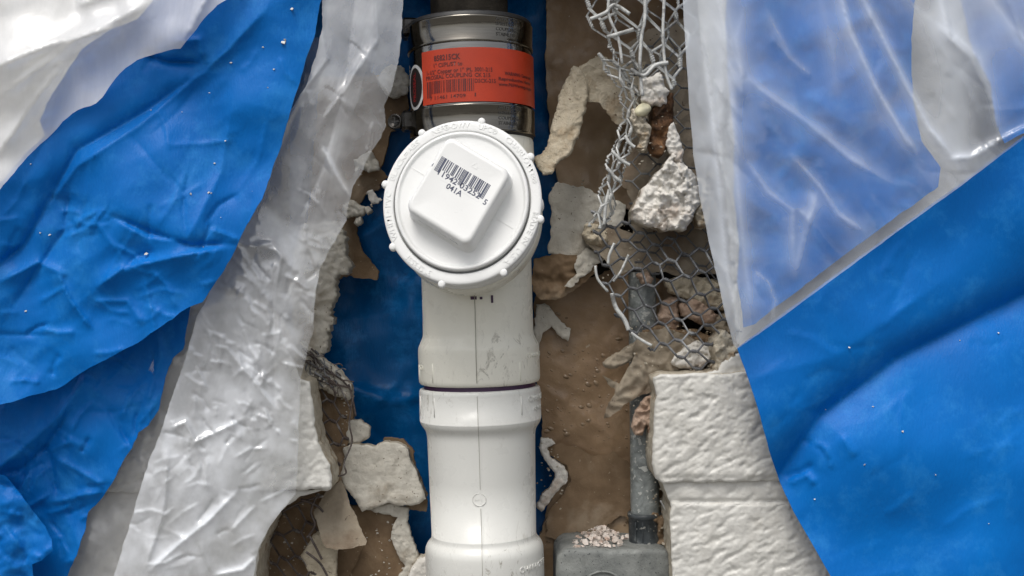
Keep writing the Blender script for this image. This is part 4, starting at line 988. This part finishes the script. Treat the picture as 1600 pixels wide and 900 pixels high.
for _ in range(34):
    x = rw.uniform(474, 540); y = 545 + (x - 470) * .75 + rw.uniform(-14, 26); a = R(rw.gauss(38, 28)); l = rw.uniform(8, 22)
    if x + l * math.cos(a) > 556: continue
    loosewire(ntL, [(x, y), (x + l * .5 * math.cos(a) + rw.uniform(-4, 4), y + l * .5 * math.sin(a) + rw.uniform(-4, 4)), (x + l * math.cos(a), y + l * math.sin(a))], -44 + rw.uniform(-6, 4), rw.uniform(.8, 1.7), rw.choice(['wire_rusty', 'wire_rusty', 'wire_dark']), 3)
# two plaster tiles
tag(sheet('plaster_tile', [(538, 676), (544, 654), (562, 656), (578, 668), (576, 684), (562, 694), (546, 694), (538, 686)], lambda x, y: -92 + fbm(x, y, 12, 3, 101) * 3, M['plaster'], None, 2.8, 12, (3.5, 1.6), 4, 4, 101), 'small rounded plaster piece above the large plaster slab', 'plaster piece')
tag(sheet('plaster_slab', [(536, 700), (548, 694), (572, 694), (586, 698), (600, 690), (622, 692), (638, 702), (642, 720), (652, 740), (660, 762), (666, 780), (655, 788), (628, 790), (606, 786), (590, 792), (566, 800), (556, 780), (540, 764), (532, 745), (537, 720)],
      lambda x, y: -84 + cr(x, y, 60, 2.2, 102, 60) + fbm(x, y, 14, 4, 102) * 1.6 - fold(x, y, [(578, 712), (592, 745), (620, 776)], 2, 2.5, 2.5), M['plaster'], None, 2.6, 18, (3, 1.5), 2, 2.5, 102), 'large grey plaster slab beside the lower pipe, left', 'plaster piece')
paper('brown_board', [(596, 696), (600, 684), (630, 686), (644, 700), (650, 730), (668, 772), (666, 800), (640, 796), (600, 760)], -112, 'paper_brown', 'thin brown backing edge showing behind the large plaster slab', 'board', 4, (3, 2), 8, 103, 2)
paper('brown_board', [(545, 790), (600, 796), (624, 792), (632, 812), (636, 850), (660, 870), (668, 900), (660, 1000), (500, 1000), (500, 850)], lambda x, y: -118 + (y - 800) * .03, 'paper_brown', 'brown backing board below the large plaster slab', 'board', 4, (4, 2), 12, 104, 4)
tag(sheet('plaster_crust', [(566, 794), (590, 788), (618, 786), (638, 794), (636, 816), (642, 836), (650, 856), (654, 872), (646, 890), (636, 906), (618, 940), (610, 940), (622, 900), (632, 884), (620, 860), (610, 842), (614, 822), (622, 808), (604, 804), (584, 800)],
      lambda x, y: -102 + fbm(x, y, 9, 3, 105) * 3, M['plaster'], None, 2.6, 10, (3, 2), 3, 3, 105), 'thin white crust edging the brown board beneath the slab', 'plaster piece')
tag(sheet('plaster_chunk', [(644, 884), (656, 870), (670, 868), (674, 890), (674, 960), (636, 960), (638, 900)], lambda x, y: -80 + fbm(x, y, 12, 3, 106) * 3, M['plaster_white'], None, 2.8, 24, (3, 1.5), 8, 9, 106), 'white plaster lump against the lower hub at the bottom', 'plaster piece')
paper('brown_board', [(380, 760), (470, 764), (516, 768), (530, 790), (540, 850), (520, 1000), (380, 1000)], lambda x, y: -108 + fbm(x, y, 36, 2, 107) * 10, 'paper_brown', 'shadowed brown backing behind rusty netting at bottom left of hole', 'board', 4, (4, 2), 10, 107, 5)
paper('paper_flap', [(512, 764), (534, 750), (546, 784), (558, 812), (573, 846), (571, 852), (548, 857), (526, 859), (510, 856), (500, 838), (490, 800)],
      lambda x, y: -84 + (y - 760) * .5 + cr(x, y, 36, 3, 108), 'paper_tan', 'triangular tan paper flap below the painted corner, left', res=3, jag=(4, 1.4), seed=108, relief=2.5)
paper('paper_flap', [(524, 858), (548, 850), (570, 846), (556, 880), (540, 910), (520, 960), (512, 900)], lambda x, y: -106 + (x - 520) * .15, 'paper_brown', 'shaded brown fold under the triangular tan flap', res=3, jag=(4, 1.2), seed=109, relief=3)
tag(sheet('plaster_flake', [(500, 830), (512, 834), (522, 840), (527, 852), (526, 880), (524, 960), (494, 960), (484, 900), (470, 868), (482, 850), (488, 836)],
      lambda x, y: -62 + fbm(x, y, 16, 3, 110) * 4 + (x - 500) * .1, M['plaster_tan'], None, 2.8, 10, (3.5, 1.6), 3, 4, 110), 'cream plaster flake under rusty wires at the bottom left', 'plaster piece')
tag(sheet('plaster_crumb', smooth_poly([(504, 826), (512, 821), (521, 825), (522, 832), (512, 835), (505, 832)], 3), lambda x, y: -56 + 0 * x, M['plaster_tan'], None, 2, 10, None, 5, 6, 111), 'round cream crumb on top of the cream flake', 'plaster piece')
ntM = thing('wire_netting', W(450, 960, -60), 'rusty tangled netting over the brown backing at bottom left of hole', 'wire netting')
hexnet(ntM, lambda u, v: (396 + v * 25 + u * 3 + 4 * np.sin(u), 752 + u * 19 + v * 12, -72 + (y_ if False else 0) + 8 * np.sin(u + v * .7)), 14, 7, [(440, 800), (500, 768), (520, 775), (512, 830), (530, 960), (396, 960), (404, 860)], 1.7, 'wire_rusty', 31, .18, -2)
for pts, d in (([(484, 838), (492, 852), (500, 868), (503, 874)], -44), ([(494, 776), (486, 800), (492, 820), (480, 840)], -50), ([(440, 800), (470, 785), (505, 775)], -52), ([(478, 862), (500, 880), (514, 905)], -46), ([(470, 780), (495, 790), (505, 800)], -50)):
    loosewire(ntM, pts, d, 2.0, 'wire_rusty')

# ------------------------------------------------------------------ blue sheets and plastic film, left
def base_L(x, y): return 96 + (480 - x) * .10 + fbm(x, y, 210, 2, 120) * 34
def d_L1(x, y):
    z = base_L(x, y) + cr(x, y, 150, 4, 121, -40, 1.8) + wrinkles(x, y, (0, 300, 360, 610), 50, 70, 5, 4, 10, 45, 21) + wrinkles(x, y, (0, 60, 470, 420), 34, 90, 3.4, 4, -50, 30, 22)
    z = z - fold(x, y, [(-30, 440), (40, 380), (120, 235), (225, 175), (330, 100)], 16, 14, 30)
    z = z + fold(x, y, [(70, 330), (120, 260), (220, 195), (350, 85), (420, 10)], 9, 18, 10)
    z = z + fold(x, y, [(150, 450), (190, 420), (280, 400), (355, 388)], 15, 9, 22) - fold(x, y, [(170, 335), (240, 365), (300, 384), (358, 380)], 12, 6, 16)
    z = z + fold(x, y, [(285, 385), (310, 340), (345, 270), (365, 150)], 6, 10, 16)
    z = z + fold(x, y, [(180, 345), (230, 372), (290, 378)], 9, 8, 14) + fold(x, y, [(90, 425), (110, 470), (145, 515)], 9, 5, 10)
    z = z - fold(x, y, [(225, 84), (262, 96), (318, 98)], 14, 4, 10) + fold(x, y, [(265, 66), (312, 62), (318, 92)], 9, 5, 8)
    z = z + fold(x, y, [(0, 440), (60, 410), (105, 430)], 10, 8, 16) - fold(x, y, [(20, 480), (100, 360), (108, 300)], 10, 10, 20)
    z = z + fold(x, y, [(225, 430), (240, 500), (245, 530)], 6, 5, 9) + fold(x, y, [(150, 470), (200, 470), (225, 510)], 6, 6, 10)
    return z
L1 = [(-260, -160), (540, -160), (502, 0), (490, 60), (470, 120), (455, 170), (440, 225), (430, 252), (410, 310), (385, 352), (360, 405), (330, 452), (316, 472), (296, 480), (262, 502), (215, 536), (165, 562), (130, 580), (96, 604), (60, 616), (0, 632), (-260, 690), (-260, 420), (-60, 300), (4, 282), (34, 246), (70, 212), (62, 188), (82, 146), (128, 76), (170, 48), (214, 30), (240, 0), (210, -60), (-260, -120)]
L1 = L1[1:-1]
tag(sheet('blue_tarp', L1, d_L1, M['tarp'], None, 3.4, 1.2, (8, 1.6), 0, 0, 120), 'large wrinkled blue plastic sheet covering the upper left', 'plastic sheet')
def d_L2(x, y):
    z = 62 + fbm(x, y, 150, 2, 130) * 22 + cr(x, y, 100, 4, 131, 50, 1.7) + wrinkles(x, y, (0, 560, 290, 900), 90, 70, 6, 3.4, -50, 40, 23)
    z = z + fold(x, y, [(-30, 750), (30, 705), (90, 652), (125, 605), (135, 585)], 22, 16, 26) - fold(x, y, [(0, 740), (30, 735), (75, 695), (110, 640)], 14, 6, 10)
    z = z - fold(x, y, [(70, 692), (80, 720), (90, 780)], 9, 6, 10) + fold(x, y, [(82, 712), (140, 745), (165, 762)], 10, 6, 14) + fold(x, y, [(84, 784), (120, 775), (165, 768)], 7, 5, 9)
    z = z + fold(x, y, [(245, 500), (250, 560), (225, 650)], 9, 8, 14) + fold(x, y, [(105, 690), (108, 690), (40, 720)], 6, 6, 8)
    return z
L2 = [(-260, 600), (60, 560), (200, 500), (300, 470), (296, 486), (290, 520), (286, 546), (270, 560), (258, 590), (248, 640), (232, 665), (216, 676), (206, 700), (192, 722), (170, 762), (160, 778), (138, 800), (132, 832), (122, 860), (104, 902), (60, 1060), (-260, 1060)]
tag(sheet('blue_tarp', L2, d_L2, M['tarp'], None, 3.4, 1.2, (7, 1.6), 0, 0, 130), 'blue plastic sheet hanging in folds at the lower left', 'plastic sheet')
def d_L3(x, y): return 104 + fbm(x, y, 70, 2, 140) * 14 + cr(x, y, 50, 4, 141, 20) + wrinkles(x, y, (-20, 740, 90, 900), 20, 36, 6, 3, 30, 50, 24) + (60 - x) * .15
L3 = [(-260, 700), (-40, 730), (8, 744), (30, 770), (52, 800), (70, 822), (80, 842), (82, 860), (66, 876), (50, 882), (52, 905), (40, 1000), (-260, 1000)]
tag(sheet('blue_tarp', L3, d_L3, M['tarp'], None, 4, 1.2, (6, 1.5), 0, 0, 140), 'small bright blue fold of sheet in the bottom left corner', 'plastic sheet')
# grey film behind
def d_F2(x, y): return 42 + fbm(x, y, 90, 2, 150) * 10 + cr(x, y, 60, 5, 151, 65, 2) + fold(x, y, [(228, 680), (222, 715), (232, 745)], 12, 5, 9)
F2 = [(470, 60), (520, 60), (470, 300), (420, 480), (330, 700), (270, 1050), (20, 1050), (110, 860), (180, 700), (240, 560), (330, 440), (400, 280)]
tag(sheet('plastic_film', F2, d_F2, M['film_grey'], None, 4.5, 0, (8, 2), 0, 0, 150), 'dull grey translucent film in the gap between blue sheet and milky strip', 'plastic film')
# milky strip
def d_F1(x, y):
    z = 64 + fbm(x, y, 200, 2, 160) * 14 - (x - (560 - y * .33)) * .12
    z = z + cr(x, y, 120, 2.4, 161, 66, 3.4)
    z = z + fold(x, y, [(515, 160), (565, 100), (590, 60), (585, -20)], 3.5, 4, 16) + fold(x, y, [(500, 0), (505, 60), (512, 92), (470, 150), (400, 290)], 3.5, 4, 14)
    z = z + fold(x, y, [(500, 195), (545, 130), (575, 70)], 3.5, 3, 10) + fold(x, y, [(505, 230), (520, 265), (548, 312)], 5.6, 3, 7) + fold(x, y, [(583, 190), (578, 225), (574, 240)], 2.8, 2, 4)
    z = z - fold(x, y, [(560, -40), (540, 130), (505, 260), (470, 340)], 3.5, 5, 14)
    z = z + fold(x, y, [(395, 385), (425, 380), (440, 400), (430, 460)], 5.6, 4, 9) + fold(x, y, [(335, 540), (355, 545), (400, 600), (430, 640)], 5.6, 4, 8)
    z = z + fold(x, y, [(265, 670), (290, 660), (305, 690), (350, 670), (385, 652)], 5.6, 4, 6) + fold(x, y, [(262, 700), (258, 780), (250, 820), (226, 890)], 5.6, 4, 8)
    z = z + fold(x, y, [(230, 895), (280, 850), (330, 810), (372, 766)], 6.3, 5, 9) + fold(x, y, [(330, 900), (380, 890), (400, 870)], 5.6, 5, 8) + fold(x, y, [(360, 830), (400, 790)], 3.5, 3, 6)
    z = z - fold(x, y, [(425, 420), (428, 520), (430, 640)], 4.2, 8, 8)
    z = z + wrinkles(x, y, (320, 380, 500, 560), 56, 46, 3.8, 3, 62, 32, 5) + wrinkles(x, y, (270, 520, 470, 700), 70, 40, 3.8, 2.8, 50, 40, 6) + wrinkles(x, y, (200, 690, 440, 900), 46, 52, 3.2, 2.8, -40, 35, 7)
    z = z + wrinkles(x, y, (440, 0, 610, 380), 26, 60, 2.6, 3, 66, 18, 8)
    return z
def milk_F1(x, y):
    lo = np.clip((y - 300) / 250, 0, 1)
    z = .20 * lo + np.clip(fbm(x, y, 46, 4, 211), -.3, 1) * (.18 + .32 * lo)
    z = z + fold(x, y, [(500, -20), (505, 50), (480, 130), (420, 230), (330, 450), (250, 680), (180, 900)], .22, 10, 10, False)
    z = z + fold(x, y, [(350, 500), (400, 560), (380, 640), (340, 600)], .4, 18, 26) + fold(x, y, [(230, 895), (280, 850), (372, 766)], .4, 10, 18) + fold(x, y, [(330, 900), (400, 875)], .4, 10, 18) + fold(x, y, [(505, 230), (548, 312)], .3, 4, 8)
    z = z - .30 * np.clip((x - (560 - y * .2)) / 60, 0, 1) * lo
    return np.clip(z, -.3, .8)
F1 = [(500, -160), (634, -160), (630, 0), (627, 60), (622, 98), (612, 140), (600, 166), (603, 196), (596, 214), (578, 240), (566, 268), (552, 290), (545, 318), (541, 345), (520, 382), (500, 420), (493, 455), (489, 520), (480, 550), (470, 592), (468, 620), (466, 700), (462, 772), (440, 798), (422, 822), (404, 856), (396, 900), (390, 1060), (130, 1060), (178, 900), (200, 830), (214, 780), (236, 710), (250, 680), (272, 610), (290, 560), (306, 500), (330, 452), (352, 400), (380, 336), (404, 270), (430, 220), (456, 170), (480, 130), (494, 84), (504, 42)]
tag(sheet('plastic_film', F1, d_F1, M['film'], None, 2.7, 0, (5, 1.5), 0, 0, 160, milk=milk_F1), 'crinkled milky plastic strip hanging along the left of the hole', 'plastic film')
tag(sheet('plastic_film', [(500, -160), (590, -160), (584, 0), (580, 90), (530, 240), (470, 420), (430, 560), (400, 700), (330, 860), (300, 1060), (150, 1060), (196, 860), (262, 660), (312, 502), (360, 400), (410, 270), (460, 172), (496, 96), (510, 42)], lambda x, y: d_F1(x, y) - 9 + cr(x, y, 90, 2.5, 170, 70, 3), M['film_grey'], None, 4.5, 0, (6, 2), 0, 0, 170),
    'inner doubled layer of the milky strip along its outer edge', 'plastic film')
# white film at the top left
def d_F0(x, y):
    z = np.maximum(base_L(x, y) + 26, 126) + fbm(x, y, 160, 2, 180) * 26
    return z + fold(x, y, [(-20, 110), (80, 70), (190, 42)], 26, 26, 18) + fold(x, y, [(0, 150), (120, 62), (240, 0)], 16, 14, 22) + fold(x, y, [(-10, 250), (60, 150), (100, 100)], 16, 18, 14) + fold(x, y, [(290, 60), (310, 20), (330, -20)], 14, 6, 12) + fold(x, y, [(120, 10), (200, -30)], 16, 14, 14)
F0 = [(-260, -160), (430, -160), (372, -12), (340, 8), (318, 30), (302, 52), (282, 76), (262, 79), (236, 86), (214, 94), (196, 106), (186, 116), (160, 152), (150, 161), (122, 172), (98, 190), (78, 212), (62, 226), (42, 246), (22, 270), (0, 296), (-40, 340), (-260, 480)]
tag(sheet('plastic_film', F0, d_F0, M['film_white'], None, 5, 0, (8, 1.5), 0, 0, 180), 'bright white folded film across the top left corner', 'plastic film')

# ------------------------------------------------------------------ right side
def d_R(x, y):
    z = 86 + fbm(x, y, 300, 2, 190) * 34 + fbm(x, y, 90, 2, 191) * 2 + wrinkles(x, y, (1180, 400, 1600, 900), 40, 90, 2.2, 5, -30, 25, 25)
    z = z - fold(x, y, [(1215, 745), (1280, 650), (1400, 560), (1620, 450)], 44, 24, 75, False) + fold(x, y, [(1170, 590), (1300, 560), (1500, 420)], 8, 60, 60)
    z = z - fold(x, y, [(1225, 745), (1250, 738), (1272, 724)], 7, 4, 9) + fold(x, y, [(1262, 690), (1290, 700), (1300, 735)], 7, 4, 12) - fold(x, y, [(1255, 686), (1285, 702), (1298, 734)], 6, 3, 5)
    z = z + fold(x, y, [(1315, 680), (1328, 698), (1338, 712)], 5, 4, 10) + fold(x, y, [(1230, 755), (1260, 742), (1275, 755)], 7, 5, 8)
    return z
RT = [(1152, 544), (1200, 508), (1300, 434), (1400, 360), (1500, 288), (1600, 212), (1860, 30), (1860, 1060), (1385, 1060), (1298, 900), (1268, 848), (1240, 800), (1218, 752), (1202, 704), (1188, 650), (1172, 600)]
tag(sheet('blue_tarp', RT, d_R, M['tarp'], None, 5, 1.2, (10, .8), 0, 0, 190), 'smooth blue plastic sheet filling the lower right', 'plastic sheet')
def d_RB(x, y): return 76 + fbm(x, y, 150, 2, 195) * 20 + cr(x, y, 120, 6, 196, 60)
tag(sheet('blue_tarp', [(1142, -160), (1436, -160), (1432, -20), (1424, 60), (1426, 150), (1440, 220), (1470, 262), (1466, 292), (1386, 350), (1300, 413), (1226, 470), (1180, 506), (1162, 512), (1152, 440), (1156, 380), (1146, 300), (1148, 220), (1138, 130), (1134, 40)], d_RB, M['tarp'], None, 6, 1.2, (8, 1.2), 0, 0, 195),
    'blue sheet seen through the clear film, wide part right of the netting', 'plastic sheet')
tag(sheet('blue_tarp', [(1484, -160), (1860, -160), (1860, 40), (1600, 208), (1570, 224), (1556, 190), (1548, 130), (1520, 80), (1506, 20), (1490, -40)], d_RB, M['tarp'], None, 6, 1.2, (8, 1.2), 0, 0, 197),
    'blue sheet seen through the clear film at the top right corner', 'plastic sheet')
def d_FR(x, y):
    z = 116 + fbm(x, y, 260, 2, 200) * 12 + crumple(x, y, 180, 1.6, 60, 3, 201, 2)
    z = z + fold(x, y, [(1306, -40), (1330, 50), (1370, 140), (1412, 210), (1434, 240)], 7.6, 3.9, 12.6) + fold(x, y, [(1330, -40), (1380, 60), (1420, 140), (1452, 200), (1488, 246)], 9.2, 5.0, 11.2)
    z = z + fold(x, y, [(1484, 248), (1520, 244), (1560, 220), (1640, 180)], 8.4, 4.4, 11.2) + fold(x, y, [(1470, -20), (1485, 60), (1520, 90), (1550, 160), (1562, 230)], 5.9, 4.4, 9.8)
    z = z + fold(x, y, [(1150, 100), (1190, 140), (1260, 190), (1330, 250), (1400, 290)], 6.7, 6.6, 18.2) + fold(x, y, [(1200, 50), (1235, 90), (1270, 120)], 3.8, 4.4, 11.2)
    z = z + fold(x, y, [(1166, 250), (1200, 300), (1240, 330), (1240, 420)], 5.0, 3.9, 9.8) + fold(x, y, [(1240, 245), (1280, 290), (1310, 335), (1350, 362)], 5.9, 3.9, 8.4) + fold(x, y, [(1278, 300), (1262, 360), (1240, 440)], 3.4, 3.3, 8.4)
    z = z + fold(x, y, [(1115, -40), (1138, 60), (1160, 110), (1162, 170)], 5.9, 4.4, 14.0) + fold(x, y, [(1120, 120), (1130, 260), (1150, 330), (1160, 440)], 5.0, 5.5, 11.2) + fold(x, y, [(1560, -40), (1600, 60), (1660, 120)], 5.9, 6.6, 14.0)
    z = z + wrinkles(x, y, (1110, 0, 1600, 460), 46, 130, 2.4, 4, 62, 22, 26) + wrinkles(x, y, (1080, 0, 1165, 520), 22, 140, 3, 3.5, 82, 6, 27)
    return z
def milk_FR(x, y):
    z = 0 * x
    for pts, h, w1, w2 in [([(1306, -40), (1330, 50), (1370, 140), (1412, 210), (1436, 244)], .5, 5, 14), ([(1330, -40), (1380, 60), (1420, 140), (1452, 200), (1488, 246)], .55, 7, 12), ([(1460, -40), (1478, 40), (1530, 90), (1552, 160), (1562, 225)], .35, 12, 10),
                           ([(1484, 250), (1520, 244), (1560, 222)], .5, 8, 14), ([(1166, 0), (1150, 60), (1160, 120), (1190, 140), (1260, 190), (1330, 245), (1400, 290)], .3, 12, 16), ([(1195, 10), (1235, 90), (1270, 120)], .22, 5, 9),
                           ([(1166, 250), (1200, 300), (1240, 332), (1240, 420)], .25, 6, 12), ([(1240, 245), (1280, 290), (1310, 335), (1350, 362)], .32, 5, 10), ([(1278, 300), (1262, 360), (1240, 440)], .26, 8, 20), ([(1260, 290), (1276, 320), (1262, 340), (1245, 325)], .25, 6, 8),
                           ([(1520, -40), (1580, 40), (1640, 100)], .35, 10, 14), ([(1380, -40), (1440, 20), (1500, 60)], .25, 10, 20), ([(1120, -40), (1140, 120), (1150, 260), (1165, 420), (1178, 500)], .28, 12, 9), ([(1100, 60), (1120, 260), (1135, 420), (1155, 520)], .25, 5, 6), ([(1280, -20), (1300, 70), (1310, 160)], .14, 10, 20),
                           ([(1176, 420), (1200, 440), (1212, 470), (1205, 500)], .22, 3, 4), ([(1152, 545), (1302, 436), (1502, 290), (1602, 214)], .30, 9, 9)]:
        z = z + fold(x, y, pts, h, w1, w2)
    z = z + .34 * np.exp(-np.clip(x - 1128, 0, 400) / 26) + .30 * np.exp(-((x - 1490) / 34)**2) * np.clip((300 - y) / 80, 0, 1) + .13 * (np.clip(fbm(x, y, 80, 4, 210), 0, 1)) + .3 * np.clip((x - 1440) / 160, 0, 1) * np.clip((150 - y) / 150, 0, 1)
    return np.clip(z, 0, .8)
FR = [(1050, -160), (1066, -20), (1070, 60), (1076, 150), (1083, 240), (1094, 310), (1107, 376), (1122, 440), (1134, 496), (1146, 538), (1152, 545), (1202, 510), (1302, 436), (1402, 362), (1502, 290), (1602, 214), (1860, 34), (1860, -160)]
tag(sheet('plastic_film', FR, d_FR, M['film_right'], None, 4, 0, (10, .8), 0, 0, 200, milk=milk_FR), 'clear rippled film over blue sheet and wall at the upper right', 'plastic film')
tag(sheet('plastic_film', [(1050, -160), (1066, -20), (1072, 60), (1078, 150), (1085, 240), (1096, 310), (1109, 376), (1124, 440), (1136, 496), (1150, 540), (1176, 515), (1166, 440), (1156, 300), (1150, 150), (1140, 0), (1130, -160)], lambda x, y: d_FR(x, y) - 8, M['film_right'], None, 4, 0, (10, .8), 0, 0, 202),
    'folded back edge of the clear film beside the netting', 'plastic film')

# plaster specks on the blue sheets
sp = []
for (x, y, s) in [(456, 14, 5), (442, 66, 5), (445, 62, 2.5), (428, 108, 2.6), (411, 74, 2), (361, 98, 2.4), (327, 145, 1.6), (236, 172, 1.6), (352, 220, 1.6), (335, 255, 2), (298, 303, 3), (326, 301, 2.5), (330, 302, 2), (63, 364, 2.5), (77, 367, 3), (228, 397, 3.5), (40, 486, 2), (155, 330, 1.6), (48, 256, 1.8)]:
    sp.append((x, y, float(d_L1(np.array([x]), np.array([y]))[0]) + .8, s))
for _ in range(5):
    x, y = random.uniform(20, 480), random.uniform(60, 560)
    if bool(inside(np.array([x]), np.array([y]), np.array(L1, float))[0]) and y > 330 - x * .55: sp.append((x, y, float(d_L1(np.array([x]), np.array([y]))[0]) + .6, random.uniform(.6, 1.4)))
chips('plaster_specks', sp, 'plaster_white', 'white plaster specks scattered on the upper left blue sheet', 'rubble')
sp = [(x, y, float(d_R(np.array([x]), np.array([y]))[0]) + .8, s) for x, y, s in [(1327, 543, 2.4), (1410, 674, 2.6), (1351, 726, 2.4), (1364, 635, 2), (1500, 532, 1.6), (1273, 780, 1.6), (1290, 640, 1.2), (1545, 818, 1.4), (1462, 742, 1.4), (1560, 520, 2)]]
chips('plaster_specks', sp, 'plaster_white', 'a few white specks on the lower right blue sheet', 'rubble')

sp = []
for (x0, y0, x1, y1, d0, n, sz) in [(474, 570, 520, 600, -48, 60, 3), (534, 610, 548, 740, -76, 30, 2.6), (600, 105, 636, 150, -132, 16, 3), (560, 250, 588, 330, -146, 16, 3), (570, 790, 636, 900, -104, 40, 2.6), (410, 780, 500, 900, -84, 50, 2.6)]:
    for _ in range(n): sp.append((random.uniform(x0, x1) * .5 + random.choice([x0, x1, (x0 + x1) / 2]) * .5, random.uniform(y0, y1), d0 + random.uniform(-8, 4), sz * random.uniform(.3, 1.1)))
chips('plaster_crumbs', sp, 'plaster', 'loose plaster crumbs along the broken left edge of the hole', 'rubble')
sp = []
for (x0, y0, x1, y1, d0, n, sz) in [(850, 270, 980, 300, -120, 14, 3), (930, 330, 1000, 440, -50, 36, 3), (980, 500, 1130, 590, -36, 90, 3.4), (985, 160, 1060, 260, 20, 40, 2.6), (838, 690, 880, 800, -122, 26, 2.4), (990, 600, 1024, 700, -40, 20, 2.6), (1020, 750, 1050, 900, -60, 40, 2.8), (880, 60, 1000, 110, -70, 10, 2)]:
    for _ in range(n): sp.append((random.uniform(x0, x1), random.uniform(y0, y1), d0 + random.uniform(-8, 6), sz * random.uniform(.3, 1.1)))
chips('plaster_crumbs', sp, 'plaster_rim', 'loose plaster crumbs among the netting and papers right of the pipe', 'rubble')
